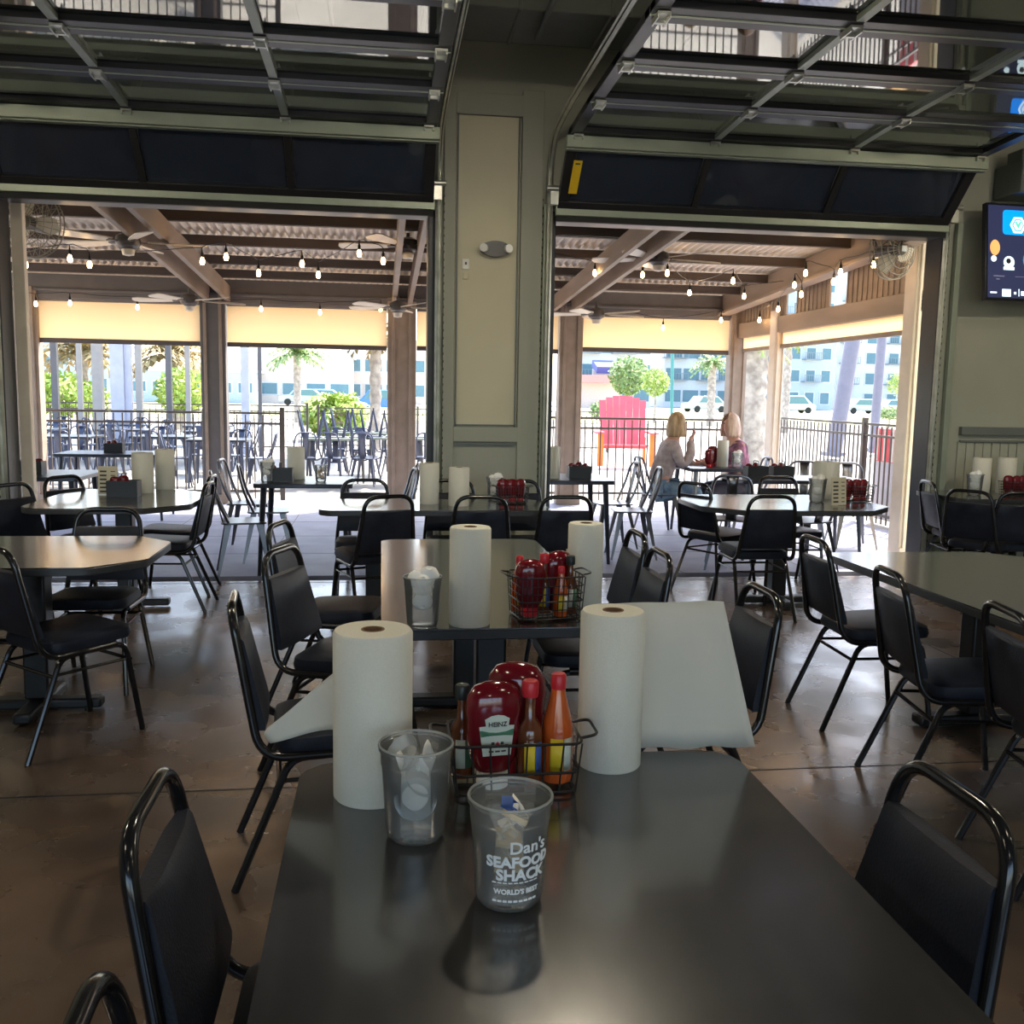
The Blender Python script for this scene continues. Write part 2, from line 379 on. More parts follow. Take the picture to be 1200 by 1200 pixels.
pt = MB().box((0,0,0),(.035,.003,.012), rx=.8); pt.build('sticker_print', cardink, o, loc=(0,-.082,.078))
# emergency light and switch
t = thing('emergency_light', 'black oval emergency light with two white lamp heads on the column', 'emergency light', (.885,YW-.1,2.64))
b = MB(); b.lathe([(0,-.04),(.08,-.038),(.115,-.02),(.12,0),(.12,.045)], n=28, sx=1, sy=.5, M=Matrix.Rotation(PI/2,3,'X')); b.build('housing', tvframe, t, loc=(0,.055,0))
for s in (-1,1):
    b = MB(); b.lathe([(0,-.03),(.024,-.028),(.032,-.01),(.032,.03)], n=16, M=Matrix.Rotation(PI/2,3,'X') ); b.build('lamp_head', lens_m, t, loc=(s*.09,-.0,.0), rz=s*.35)
t = thing('wall_switch', 'small white two-part control box on the column edge', 'switch', (.655,YW-.03,2.49))
MB().box((0,0,.03),(.055,.03,.08)).build('cover', capwht, t, bevel=.004); MB().box((0,0,-.06),(.04,.02,.05)).build('lower_box', panel_m, t, bevel=.004); MB().box((0,-.018,.035),(.014,.008,.02)).build('button', cardink, t)
# television
t = thing('television', 'wall-mounted television showing a blue banner, tilted on the right wall', 'television', (5.56,YW-.23,2.74)); 
t.rotation_euler = (math.radians(-6),0,math.radians(3))
b = MB().box((0,0,0),(1.36,.05,.79)); b.build('casing', tvframe, t, bevel=.006)
b = MB().box((0,.1,0),(.3,.18,.3)); b.build('wall_bracket', iron, t)
s = MB().box((0,-.0275,0),(1.32,.005,.75)).build('screen', tv_bg, t)
def scr(mb, m, nm): return mb.build(nm, m, s)
x0 = -.66
scr(MB().prism(rrect(.9,.2,.03,cx=x0+.58,cy=.24),.0,.001,M=Matrix.Translation((0,-.031,0))@Matrix.Rotation(PI/2,4,'X')), tv_blue, 'screen_banner')
def disc(cx, cz, r, m, nm, dy=.033, sx=1, sz=1, n=20): scr(MB().prism([(cx+r*sx*math.cos(2*PI*k/n), cz+r*sz*math.sin(2*PI*k/n)) for k in range(n)],0,.001,M=Matrix.Translation((0,-dy,0))@Matrix.Rotation(PI/2,4,'X')), m, nm)
disc(x0+.27,.22,.075,tv_wht,'screen_emblem',.0325,n=6); disc(x0+.27,.22,.055,tv_blue,'screen_emblem',.0335,n=6); disc(x0+.27,.22,.045,tv_wht,'screen_emblem',.0345,n=6)
scr(MB().prism([(x0+.24,.245),(x0+.255,.25),(x0+.27,.225),(x0+.285,.25),(x0+.30,.245),(x0+.27,.19)],0,.001,M=Matrix.Translation((0,-.0355,0))@Matrix.Rotation(PI/2,4,'X')), tv_grn, 'screen_emblem')
disc(x0+.42,.11,.085,tv_hair,'screen_figure',.0325); disc(x0+.42,.09,.06,tv_skin,'screen_figure',.0335,sz=1.2); disc(x0+.42,-.06,.1,tv_teal,'screen_figure',.0322,sz=.95)
disc(x0+.06,.03,.045,tv_or,'screen_figure',.0325,sz=1.4); disc(x0+.05,-.06,.025,tv_wht,'screen_figure',.0326)
disc(x0+.19,-.085,.05,tv_wht,'screen_emblem',.0327); disc(x0+.185,-.075,.022,tv_hair,'screen_emblem',.0337); scr(MB().box((x0+.19,-.0325,-.135),(.1,.001,.025)), tv_wht, 'screen_emblem')
b = MB(); b.box((x0+.1,-.0325,-.2),(.1,.001,.008)); b.box((x0+.09,-.0325,-.225),(.03,.001,.008)); b.box((x0+.5,-.0325,-.2),(.5,.001,.004)); scr(b, tv_grey, 'screen_caption')
b = MB(); b.box((x0+.05,-.0325,-.335),(.06,.001,.012)); b.box((x0+.17,-.0325,-.335),(.08,.001,.06)); b.box((x0+.25,-.0325,-.335),(.02,.001,.02)); b.box((x0+.285,-.0325,-.33),(.006,.001,.06)); b.box((x0+.32,-.0325,-.335),(.03,.001,.035)); scr(b, tv_wht, 'screen_icons')
scr(MB().box((x0+.41,-.0325,-.33),(.11,.001,.07)), tv_pink, 'screen_icons')
# ceiling lamps behind and above the camera's view
for i, (x, y) in enumerate(((4.8,4.6),(-5.2,3.6),(2.4,.2),(-2.4,.2),(0,-3.6),(5.2,-.4))):
    t = thing('ceiling_light', 'round white ceiling lamp number seen only in reflections', 'ceiling light', (x,y,4.19), 0, 'ceiling lamps out of view')
    t['label'] = 'round warm ceiling lamp high above the dining room, outside the frame'
    MB().lathe([(0,0),(.33,0),(.33,-.05),(.3,-.06)], n=24).build('lamp_body', fandark, t); MB().lathe([(0,-.075),(.2,-.072),(.295,-.055)], n=24).build('diffuser', lampglow, t)
for lx, ly, lab in ((.87,3.85,'added fill lamp hanging between the two overhead doors, above the frame'),(5.3,4.2,'added fill lamp at the right before the television wall, above the frame'),(-3.3,3.9,'added fill lamp at the left of the left overhead door, above the frame')):  # unseen lamps added to brighten the column and front walls
    t = thing('fill_lamp', lab, 'fill lamp', (lx,ly,3.45), 0, 'added fill lamps out of view')
    MB().tube([(0,0,.06),(0,0,.73)],.008,8).build('cord', iron, t); MB().lathe([(.02,.09),(.1,.07),(.17,0),(.16,0),(.09,.055),(.01,.07)],n=24).build('lamp_shade', capwht, t); MB().lathe([(0,-.06),(.05,-.045),(.07,0),(.05,.04),(0,.05)],n=16).build('bulb', fillglow, t)
# ---------------------------------------------------------------- patio structure
struct('floor_patio', MB().box((.2,YW+.2+2.75,-.045),(11.4,5.5,.09)), patio_m)
j = MB()
for k in range(1,5): j.box((.2,YW+.2+k*1.1,.0008),(11.4,.008,.0016))
for k in range(9): j.box((-4.6+k*1.2,YW+2.95,.0008),(.008,5.5,.0016))
struct('trim_9', j, joistm)
struct('ground', MB().box((0,90,-.12),(500,260,.1)), pave)
struct('lawn', MB().box((10,75,-.06),(300,46,.04)), lawn_m)
struct('road', MB().box((0,150,-.05),(400,100,.03)), asphalt)
PY = 13.1
def roofz(y): return 3.22 - (y-8)*.056
PATIO = []
def patio_post(x, w_, lab, m=postm, y=PY, top=2.75, trimx=None):
    t = thing('patio_post', lab, 'post', (x,y,0), 0, 'posts of the patio roof')
    MB().box((0,0,top/2),(w_,.2,top)).build('post_core', m, t, bevel=.01)
    c = MB()
    for s_ in (-1,1): c.box((s_*w_*.3,-.11,top/2),(w_*.12,.03,top))
    c.box((0,-.11,.06),(w_*1.05,.04,.12)); c.build('side_batten', wood if m is postm else m, t, bevel=.004)
    return t
patio_post(-4.47,.3,'brown patio post at the far left edge of the left doorway', wood)
patio_post(-2.17,.32,'wide grey patio post in the middle of the left doorway')
patio_post(.27,.38,'brown patio post just left of the wall column', wood)
patio_post(2.57,.32,'brown patio post at the left side of the right doorway', wood)
patio_post(4.96,.24,'brown corner post behind the seated couple', wood)
patio_post(4.98,.13,'pale post dividing the right side of the patio', creamwood, y=11.75, top=2.62)
patio_post(5.0,.2,'cream end post standing beside the right doorway jamb', creamwood, y=8.55, top=3.1)
t = thing('door_post', 'thin cream post standing at the left edge of the left doorway', 'post', (-2.76,YW+.28,0)); MB().box((0,0,1.5),(.09,.07,3.0)).build('post_core', creamwood, t, bevel=.006); MB().box((0,0,.05),(.12,.1,.1)).build('base_block', creamwood, t, bevel=.006)
# double beams running out from the wall
def slopebox(mb, x, y0, y1, z0, z1, w_, h): 
    vs = [(x+a*w_/2, y, z+b*h/2) for (y, z) in ((y0,z0),(y1,z1)) for a in (-1,1) for b in (-1,1)]
    mb.add(vs, [(0,1,3,2),(4,6,7,5),(0,4,5,1),(2,3,7,6),(0,2,6,4),(1,5,7,3)])
for nm, x, g in (('left doorway, above the big fan',-2.1,.26),('centre, just left of the wall column',.27,.2),('right doorway, over the two right-hand fans',2.45,.26)):
    t = thing('roof_beam', 'taupe double beam of the patio roof, '+nm, 'beam', (x,0,0), 0, 'double beams of the patio roof')
    for s_ in (-1,1):
        b = MB(); slopebox(b, s_*g/2, 7.95, 13.2, roofz(7.95)-.2, roofz(13.2)-.2, .055, .2); b.build('beam_board', wood, t, bevel=.004)
t = thing('roof_beam', 'taupe edge beam sloping down the right side of the patio roof', 'beam', (4.75,0,0), 0, 'double beams of the patio roof')
b = MB(); slopebox(b, 0, 7.95, 13.2, roofz(7.95)-.14, roofz(13.2)-.14, .1, .26); b.build('beam_board', wood, t, bevel=.004); b = MB(); slopebox(b, -.03, 7.95, 13.2, roofz(7.95)-.275, roofz(13.2)-.275, .18, .03); b.build('beam_ledge', wood, t)
b = MB(); slopebox(b,4.98,8.45,13.1,2.44,2.44,.1,.2); tag(b.build('side_beam', wood, bevel=.006), 'level taupe beam along the right side of the patio above the shade', 'beam')
b = MB(); b.box((.24,PY,2.77),(9.7,.14,.3)); b.box((.24,PY-.08,2.72),(9.7,.05,.03)); tag(b.build('eave_beam', postm, bevel=.006), 'long grey eave beam across the outer edge of the patio', 'beam')
for i, y in enumerate((8.35,9.4,10.45,11.5,12.4)):
    jl = ['nearest the doorways','second out from the doorways','third out from the doorways','fourth out, before the eave','outermost, next to the eave'][i]
    b = MB(); b.box((-.1,y,roofz(y)-.0525),(10.2,.06,.1)); b.box((-.1,y-.034,roofz(y)-.097),(10.2,.01,.012)); tag(b.build('roof_joist', joistm, bevel=.003), 'dark joist under the corrugated roof, '+jl, 'joist', 'joists under the patio roof')
tag(MB().box((.24,13.42,2.86),(10.6,.04,.3)).build('fascia_board', wood), 'long taupe fascia board closing the outer edge of the patio roof', 'board')
# corrugated sheets
c = MB(); nx = 133*6; X0, X1 = -6.0, 5.3; ys = (7.92,13.45)
for i in range(nx+1):
    x = X0+(X1-X0)*i/nx; h = .019*math.cos(2*PI*i/6)
    for y in ys: c.v.append((x,y,roofz(y)+.03+h))
for i in range(nx): c.f.append((i*2,i*2+2,i*2+3,i*2+1)); c.mi.append(0)
o = c.build('corrugated_roof', sheet_m); so = o.modifiers.new('thick','SOLIDIFY'); so.thickness = .002
tag(o, 'pale corrugated metal roof over the patio', 'roof')
# gable infill on the right side
for ka, kb, lab in ((0,14,'ribbed taupe cladding panel above the side beam, nearest the doorway'),(18,26,'ribbed taupe cladding panel above the side beam, middle one'),(29,44,'ribbed taupe cladding panel above the side beam, tapering to the corner')):
    c = MB()
    for k in range(ka, kb):
        y = 8.5+k*.105; zt = roofz(y)-.05
        if zt > 2.58: c.box((4.98,y,(zt+2.52)/2),(.02,.095 if k % 2 else .106,zt-2.52)); c.box((4.975,y+.05,(zt+2.52)/2),(.03,.02,zt-2.52))
    tag(c.build('gable_cladding', wood), lab, 'cladding', 'cladding panels above the side beam')
# shades
def shade(x0_, x1_, z0_, z1_, lab, y=PY-.02, tube=True):
    t = thing('roller_shade', lab, 'shade', ((x0_+x1_)/2,y,0), 0, 'roller shades around the patio'); W = x1_-x0_
    MB().box((0,0,(z0_+z1_)/2),(W,.004,z1_-z0_)).build('fabric', shade_m, t)
    MB().box((0,0,z0_),(W,.035,.06)).build('bottom_bar', shade_bar, t, bevel=.006)
    MB().tube([(-W/2,0,z1_),(W/2,0,z1_)],.035,12).build('roller', postm, t)
shade(-4.32,-2.34,2.09,2.62,'wide cream roller shade at the left, glowing in the sun')
shade(-2.0,.07,2.09,2.62,'orange-cream roller shade right of the wide grey post')
shade(.47,2.4,2.1,2.62,'cream roller shade glimpsed in the narrow gap beside the wall column')
shade(2.74,4.83,2.14,2.62,'pale cream roller shade behind the seated couple')
def sshade(y0, y1, lab):
    t = thing('roller_shade', lab, 'shade', (5.0,(y0+y1)/2,0), PI/2, 'roller shades around the patio'); W = y1-y0
    MB().box((0,0,2.27),(W,.004,.2)).build('fabric', shade_m, t); MB().box((0,0,2.17),(W,.035,.05)).build('bottom_bar', wood, t, bevel=.006); MB().tube([(-W/2,0,2.36),(W/2,0,2.36)],.02,12).build('roller', wood, t)
sshade(8.66,11.66,'long rolled-up orange shade along the right side of the patio'); sshade(11.84,12.95,'short rolled-up orange shade next to the corner post')
# ---------------------------------------------------------------- ceiling fans
def fan(px, py, y, r, lab, a0):
    c0 = on_y(px, py, y); t = thing('ceiling_fan', lab, 'fan', c0, 0, 'ceiling fans under the patio roof')
    MB().tube([(0,0,0),(0,0,max(.12,roofz(y)-.28-c0.z))],.018,8).build('downrod', fandark, t)
    MB().lathe([(0,-.07),(.05,-.07),(.1,-.04),(.115,0),(.1,.05),(.04,.08),(0,.08)],n=20).build('motor', fandark, t)
    MB().lathe([(0,-.13),(.05,-.12),(.06,-.07)],n=16).build('light_kit', fanm, t)
    for k in range(5):
        a = a0+k*2*PI/5; b = MB(); M = Matrix.Rotation(a,4,'Z') @ Matrix.Rotation(.2,4,'X')
        b.prism([(.17,-.04),(.35,-.07),(.62,-.085),(.68,-.06),(.69,0),(.67,.06),(.6,.075),(.35,.05),(.17,.04)],-.005,.005,M=M)
        bl = b.build('blade', fanm, t)
        MB().prism([(.09,-.018),(.2,-.025),(.2,.025),(.09,.018)],-.012,-.004,M=M).build('blade_arm', fandark, bl)
fan(150,283,9.3,.6,'big patio ceiling fan at the upper left, nearest its doorway',.15)
fan(478,288,9.6,.6,'patio ceiling fan beside the left edge of the wall column',.4)
fan(772,303,9.6,.6,'cream-bladed patio ceiling fan in the middle of the right doorway',.2)
fan(222,352,12.2,.6,'far patio ceiling fan above the wide grey post',.5)
fan(466,360,12.2,.6,'far patio ceiling fan in front of the brown post by the column',.1)
fan(699,368,12.2,.6,'far patio ceiling fan at the left side of the right doorway',.3)
def wall_fan(px, py, y, r, lab, face):
    c0 = on_y(px, py, y); t = thing('wall_fan', lab, 'fan', c0, face, 'caged wall fans')
    g = MB()
    for rr, yy in ((r,0),(r,.05),(r*.85,-.05),(r*.65,-.075),(r*.45,-.09),(r*.25,-.1)):
        g.tube([(rr*math.cos(2*PI*k/32),yy,rr*math.sin(2*PI*k/32)) for k in range(32)],.006 if rr == r else .0035,5,closed=True)
    for k in range(28):
        a = 2*PI*k/28; g.tube([(.03*math.cos(a),-.105,.03*math.sin(a)),(r*.6*math.cos(a),-.082,r*.6*math.sin(a)),(r*math.cos(a),0,r*math.sin(a)),(r*.95*math.cos(a),.09,r*.95*math.sin(a)),(.08*math.cos(a),.13,.08*math.sin(a))],.0025,4)
    g.build('cage', cage_m, t)
    MB().tube([(0,-.09,0),(0,.2,0)],.055,14).build('motor', fandark, t); MB().box((0,-.108,0),(.06,.008,.05)).build('hub_badge', capwht, t)
    for k in range(3):
        a = k*2*PI/3; M = Matrix.Rotation(a,4,'Y') @ Matrix.Rotation(.4,4,'Z')
        b = MB(); b.prism([(.05,-.03),(r*.5,-.1),(r*.9,-.07),(r*.92,.03),(r*.5,.06),(.05,.03)],-.004,.004,M=Matrix.Rotation(a,4,'Y')@Matrix.Rotation(.45,4,'X')@Matrix.Rotation(PI/2,4,'X')); b.build('blade', fanm, t)
    MB().tube([(0,.2,0),(0,.25,.15),(0,.25,.4)],.018,8).build('bracket', fandark, t)
wall_fan(36,262,8.5,.27,'round caged fan at the top left corner of the left doorway',-.3)
wall_fan(1048,293,8.35,.26,'round caged fan at the top right corner of the right doorway',.35)
# ---------------------------------------------------------------- string lights
strings = [
 ('left', [(30,310,9.2),(82,303,9.2),(105,310,9.4),(237,306,9.2),(265,301,9.2),(303,320,9.6),(354,309,9.4),(373,322,9.8),(421,297,9.2),(449,306,9.2)]),
 ('left far', [(42,356,12.7),(82,355,12.7),(161,360,12.7),(306,362,12.7),(375,366,12.7),(446,362,12.7)]),
 ('right', [(697,320,10.2),(753,322,10.4),(782,320,10.2),(808,343,11.2),(859,329,10.0),(872,347,11.0)]),
 ('beam', [(1024,310,8.6),(985,319,9.2),(977,330,9.3),(944,320,9.6),(939,345,10.1),(931,334,10.1),(912,362,11.2),(890,375,12.0)]),
 ('right far', [(777,384,12.8),(845,375,12.8)])]
nb = 0; proto = None
WHERE = {'left':'in the near row of the left doorway','left far':'in the row before the left shades','right':'in the row across the right doorway','beam':'in the row along the sloping right beam','right far':'in front of the pale shade behind the couple'}
for key, pts in strings:
    P3 = [on_y(*q) for q in pts]
    for i, p in enumerate(P3):
        lab = 'glowing bulb %s, %s' % (WHERE[key], ['leftmost','second from its left end','third from its left end','fourth from its left end','fifth from its left end','sixth from its left end','seventh from its left end','eighth from its left end','ninth from its left end','rightmost'][i] if key != 'beam' else ['nearest the caged fan','second from the caged fan','third from the caged fan','fourth from the caged fan','fifth from the caged fan','sixth from the caged fan','seventh from the caged fan','farthest from the caged fan'][i])
        if proto is None:
            proto = thing('string_bulb', lab, 'bulb', p, 0, 'festoon bulbs under the patio roof')
            MB().lathe([(0,-.035),(.015,-.03),(.021,-.012),(.02,.008),(.011,.03),(.009,.035)],n=12).build('bulb_glass', bulb_m, proto)
            MB().lathe([(0,.033),(.014,.034),(.014,.07),(.008,.08),(.003,.12)],n=10).build('socket', iron, proto)
        else: copy_tree(proto, p, 0, lab)
    Q = sorted(P3, key=lambda v: v.x) if key != 'beam' else P3
    path = [Q[0]+Vector((-.5 if key != 'beam' else 0,-.3 if key == 'beam' else 0,.2))] if True else []
    for a, b_ in zip(Q, Q[1:]):
        for k in range(6):
            t_ = k/6; q = a.lerp(b_, t_); q = q+Vector((0,0,.12-.0*t_+(.02 if k else 0)-.10*4*t_*(1-t_)*min(1,(b_-a).length/3))); path.append(q)
    path.append(Q[-1]+Vector((0,0,.12)))
    if key == 'right': path.append(Q[-1]+Vector((1.2,0,.3)))
    tag(MB().tube(path,.004,5).build('light_string_wire', iron), 'thin dark festoon wire carrying the bulbs '+WHERE[key], 'wire', 'festoon wires')
# ---------------------------------------------------------------- banquet chairs
def make_chair(label, group):
    t = thing('banquet_chair', label, 'chair', (0,0,0), 0, group)
    c = MB(); out = rrect(.40,.40,.07,5)
    lv = [(.86,.425),(.98,.432),(1.0,.45),(.97,.478),(.85,.488)]; vs = []; n = len(out)
    for s_, z in lv:
        for x, y in out: vs.append((x*s_, y*s_+.02, z-.012*(y < 0)))
    fs = [(i*n+k, i*n+(k+1) % n, (i+1)*n+(k+1) % n, (i+1)*n+k) for i in range(len(lv)-1) for k in range(n)] + [tuple(reversed(range(n))), tuple((len(lv)-1)*n+k for k in range(n))]
    c.add(vs, fs); c.build('seat', vinyl, t)
    # back panel, trapezoid, slightly padded
    yb = lambda z: -.205-(z-.47)*.24
    b = MB(); rows = []
    zz = [.50,.52,.6,.7,.765,.775]
    for side in (1,-1):
        for z in zz:
            hw = .195-(z-.5)*.13; th = .016 if z in (.50,.775) else .024
            rows.append([(u*hw, yb(z)+side*th*(.55 if abs(u) > .95 else 1), z) for u in (-1,-.97,-.5,0,.5,.97,1)])
    m_ = 7; K = len(zz); vs = [p for r_ in rows for p in r_]; fs = []
    for s_ in (0, K):
        for i in range(K-1):
            for k in range(m_-1): fs.append(((s_+i)*m_+k,(s_+i)*m_+k+1,(s_+i+1)*m_+k+1,(s_+i+1)*m_+k))
    for k in range(m_-1): fs.append((k,k+1,K*m_+k+1,K*m_+k)); fs.append(((K-1)*m_+k,(K-1)*m_+k+1,(2*K-1)*m_+k+1,(2*K-1)*m_+k))
    for i in range(K-1):
        for e in (0,m_-1): fs.append((i*m_+e,(i+1)*m_+e,(K+i+1)*m_+e,(K+i)*m_+e))
    b.add(vs, fs); b.build('backrest', vinyl, t)
    path = fillet([(-.19,.12,.415),(-.205,-.22,.415),(-.155,yb(.865),.865),(.155,yb(.865),.865),(.205,-.22,.415),(.19,.12,.415)], .085, 7)
    MB().tube(path,.0135,10).build('back_frame', tube_m, t)
    for s_ in (-1,1):
        MB().tube(fillet([(s_*.175,.0,.405),(s_*.18,.17,.405),(s_*.2,.23,0)],.05,5),.0125,9).build('leg', tube_m, t)
        MB().tube(fillet([(s_*.175,.0,.405),(s_*.185,-.13,.405),(s_*.205,-.30,0)],.05,5),.0125,9).build('leg', tube_m, t)
    b = MB(); b.tube([(-.19,-.165,.33),(.19,-.165,.33)],.008,8); b.tube([(-.187,.19,.33),(.187,.19,.33)],.008,8)
    for s_ in (-1,1): b.tube([(s_*.187,-.16,.335),(s_*.183,.185,.335)],.007,8)
    b.build('stretcher', tube_m, t)
    return t
chair0 = None
def chair(x, y, a, label, group):
    """x,y: centre of the top bar on the ground plan, a: facing, degrees clockwise from +Y"""
    global chair0
    r_ = math.radians(a); loc = (x+.299*math.sin(r_), y+.299*math.cos(r_), 0)
    if chair0 is None:
        chair0 = make_chair(label, group); chair0.location = loc; chair0.rotation_euler.z = -r_; return chair0
    return copy_tree(chair0, loc, -r_, label, group)
G = 'black vinyl banquet chairs'
chair(-.37,1.53,90,'black vinyl chair at the left of the nearest table, back shining',G)
chair(-.31,.93,88,'black chair in the bottom left corner, only its curved top showing',G)
chair(-.46,3.03,84,'black chair seen edge-on left of the left paper towel roll',G)
chair(.97,1.44,-90,'large black chair back at the lower right of the nearest table',G)
chair(1.30,3.08,-90,'black chair back just right of the hanging towel sheet',G)
chair(1.22,4.42,-90,'farther of two chairs on the right side of the middle table',G)
chair(1.17,3.86,-90,'nearer of two chairs on the right side of the middle table',G)
chair(2.02,4.22,92,'black chair at the left side of the right table, farther one',G)
chair(1.94,3.4,99,'black chair at the left side of the right table, middle one',G)
chair(1.97,2.74,100,'black chair cut by the right edge of the frame, nearest at the right table',G)
chair(-.41,3.97,110,'black chair at the left side of the middle table, nearer one',G)
chair(-.50,4.76,104,'black chair at the left side of the middle table, farther one',G)
chair(.05,6.0,-22,'black chair back at the left end of the table against the column',G)
chair(.63,6.0,0,'black chair back behind the middle table\'s left paper roll',G)
chair(1.18,6.0,0,'black chair back right of the bottles, at the table against the column',G)
chair(-.12,7.12,180,'chair facing the camera behind the left end of the column table',G)
chair(.52,7.12,180,'chair behind the two paper rolls on the column table',G)
chair(1.02,7.12,180,'chair behind the red bottles on the column table',G)
chair(-1.56,4.05,42,'large dark chair back at the left edge, near the orange table',G)
chair(-1.45,5.33,180,'chair with its curved top mirrored in the orange tabletop',G)
chair(-1.18,6.8,-88,'nearer of two chairs at the right end of the far left table',G)
chair(-1.25,7.35,-88,'farther of two chairs at the right end of the far left table',G)
chair(-2.42,6.65,118,'grey-lit chair back at the left edge beside the cream post',G)
chair(-2.28,7.25,122,'small grey-lit chair back behind the far left table',G)
chair(2.36,7.0,62,'grey-lit chair at the left end of the far right table',G)
chair(2.60,6.07,0,'black chair back in front of the far right table, facing away',G)
chair(3.28,7.58,180,'chair facing the camera behind the far right table, under the bottles',G)
chair(4.42,7.25,100,'chair squeezed beside the right doorway jamb',G)
chair(4.3,6.5,55,'blue-lit chair with its back turned at the table under the television',G)
chair(4.62,6.35,10,'dark chair left of centre at the table under the television',G)
chair(5.0,6.55,0,'chair in the middle at the table under the television',G)
chair(5.45,6.5,0,'chair at the right edge at the table under the television',G)
# ---------------------------------------------------------------- tables
def table(x0_, x1_, y0_, y1_, label, chamfer=.05, ped=2, h=.76, rot=0):
    W, D = x1_-x0_, y1_-y0_; t = thing('dining_table', label, 'table', ((x0_+x1_)/2,(y0_+y1_)/2,0), rot, 'dark laminate dining tables')
    k, q = chamfer if isinstance(chamfer, tuple) else (chamfer, chamfer); out = [(-W/2+k,-D/2),(W/2-q,-D/2),(W/2,-D/2+q),(W/2,D/2-q),(W/2-q,D/2),(-W/2+k,D/2),(-W/2,D/2-k),(-W/2,-D/2+k)]
    o2 = []
    for i in range(8):
        a = Vector(out[i]); b_ = Vector(out[(i+1) % 8]); o2 += [tuple(a.lerp(b_, .0+min(.2,.02/(b_-a).length))), tuple(a.lerp(b_,1-min(.2,.02/(b_-a).length)))]
    MB().prism(o2, h-.004, h).build('tabletop', tabletop, t); 
    o3 = o2; MB().prism(o3, h-.038, h-.0045).build('table_edge', edge_m, t, bevel=.004)
    if ped == 2: P_ = [(0,-D/2+.42),(0,D/2-.42)] if D > W else [(-W/2+.35,0),(W/2-.35,0)]
    else: P_ = [(0,0)]
    for px_, py_ in P_:
        pb = MB(); pb.box((px_,py_,.39),(.11,.11,.65)); o = pb.build('pedestal', iron, t, bevel=.01)
        f_ = MB(); g_ = MB()
        if ped == 2 and D > W: f_.box((px_,py_,.035),(min(.56,W*.75),.09,.05)); g_.box((px_,py_,.705),(min(.5,W*.7),.07,.035))
        elif ped == 2: f_.box((px_,py_,.035),(.09,min(.56,D*.8),.05)); g_.box((px_,py_,.705),(.07,min(.5,D*.8),.035))
        else: f_.box((px_,py_,.035),(.56,.08,.05)); f_.box((px_,py_,.035),(.08,.5,.05)); g_.box((px_,py_,.705),(.4,.07,.035))
        f_.build('cross_foot', iron, t, bevel=.012); g_.build('top_brace', iron, t)
    return t
table(-.16,.75,.12,1.92,'nearest dark table, holding the two tall paper rolls and printed cup',.05)
table(.0,.80,3.02,4.93,'middle dark table behind the nearest one, reflecting orange light')
table(-.40,1.12,6.14,6.80,'dark table standing against the wall column',.06)
table(-2.25,-1.24,6.22,7.42,'far left table with paper rolls and menu card',(.1,.25),ped=1)
table(-2.15,-1.03,4.17,5.07,'left table shining orange at the left edge of the frame',.2,ped=1)
table(2.22,3.62,6.15,7.2,'far right table with a caddy of red bottles and menu',.25,ped=1)
table(2.19,3.35,2.45,4.46,'large bare dark table at the right edge of the frame',(.05,.35))
table(4.52,6.0,6.92,7.62,'dim table under the television with rolls and bottles',.05)
# ---------------------------------------------------------------- paper rolls
def roll(px, py, lab, r=.068, h=.30, z=.76, sheet=None, pos=None):
    p = pos or on_z(px, py, z); t = thing('paper_towel_roll', lab, 'paper towel roll', (p[0],p[1],z), 0, 'paper towel rolls standing on tables')
    sp = MB(); prof = [(.022,0),(r-.003,0),(r,.004),(r,h-.006),(r-.004,h),(.022,h)]
    sp.lathe(prof, n=40, close=True); sp.build('paper_roll', paper, t)
    MB().lathe([(.018,.001),(.0218,.001),(.0218,h+.001),(.018,h+.001)],n=24,close=True).build('cardboard_core', core_m, t)
    if sheet: sheet(t, r, h)
    return t
def grid(name, fn, nu, nv, m, parent, th=.0012):
    g = MB()
    for i in range(nu+1):
        for k in range(nv+1): g.v.append(tuple(fn(i/nu, k/nv)))
    for i in range(nu):
        for k in range(nv): a = i*(nv+1)+k; g.f.append((a,a+nv+1,a+nv+2,a+1)); g.mi.append(0)
    o = g.build(name, m, parent); s_ = o.modifiers.new('thick','SOLIDIFY'); s_.thickness = th; return o
def right_sheet(t, r, h):
    def f(u, v):     # leaves the back of the roll and sweeps to the right
        x = u*(.262+.05*(1-v)); zz = .004+v*(h-.006-.0*u) + .035*(1-v)*u*0
        return (x+.025*(1-v)*u, r-.001+.03*math.sin(u*PI*.9)*.5+.012*math.sin(u*9)*(u)-u*.03*(1-v), zz+.012*u*(1-v)*math.sin(u*20)*.3)
    grid('loose_sheet', f, 22, 8, paper_thin, t)
def left_sheet(t, r, h):
    def f(u, v):     # drops down to the left behind the roll
        x = -u*.2-.012*math.sin(v*3); zt = h*.86-u*.17; zb = h*.28-(u*.02) + .05*math.sin(u*PI)*.3
        return (x, .045+.07*u+.02*math.sin(u*5), zb+(zt-zb)*v if u < .98 else zb+(zt-zb)*v)
    grid('loose_sheet', f, 16, 8, paper_thin, t)
roll(437,930,'big paper towel roll standing at the left of the nearest table, sheet hanging left',r=.074,h=.32,sheet=left_sheet)
roll(713,894,'paper towel roll on the nearest table with a long sheet spread right',r=.066,h=.325,sheet=right_sheet)
roll(550,731,'paper towel roll standing in the middle of the middle table',r=.068,h=.325)
roll(705,700,'paper towel roll at the right side of the middle table',r=.064,h=.30,pos=(.735,3.36))
roll(503,590,'left of two paper rolls on the table against the column',r=.066,h=.28)
roll(524,590,'right of two paper rolls on the table against the column, looser',r=.07,h=.26,pos=(.52,6.42))
roll(168,577,'left one of two paper rolls on the far left table',r=.075,h=.29)
roll(194,573,'right one of two paper rolls on the far left table, sheet loose',r=.07,h=.3)
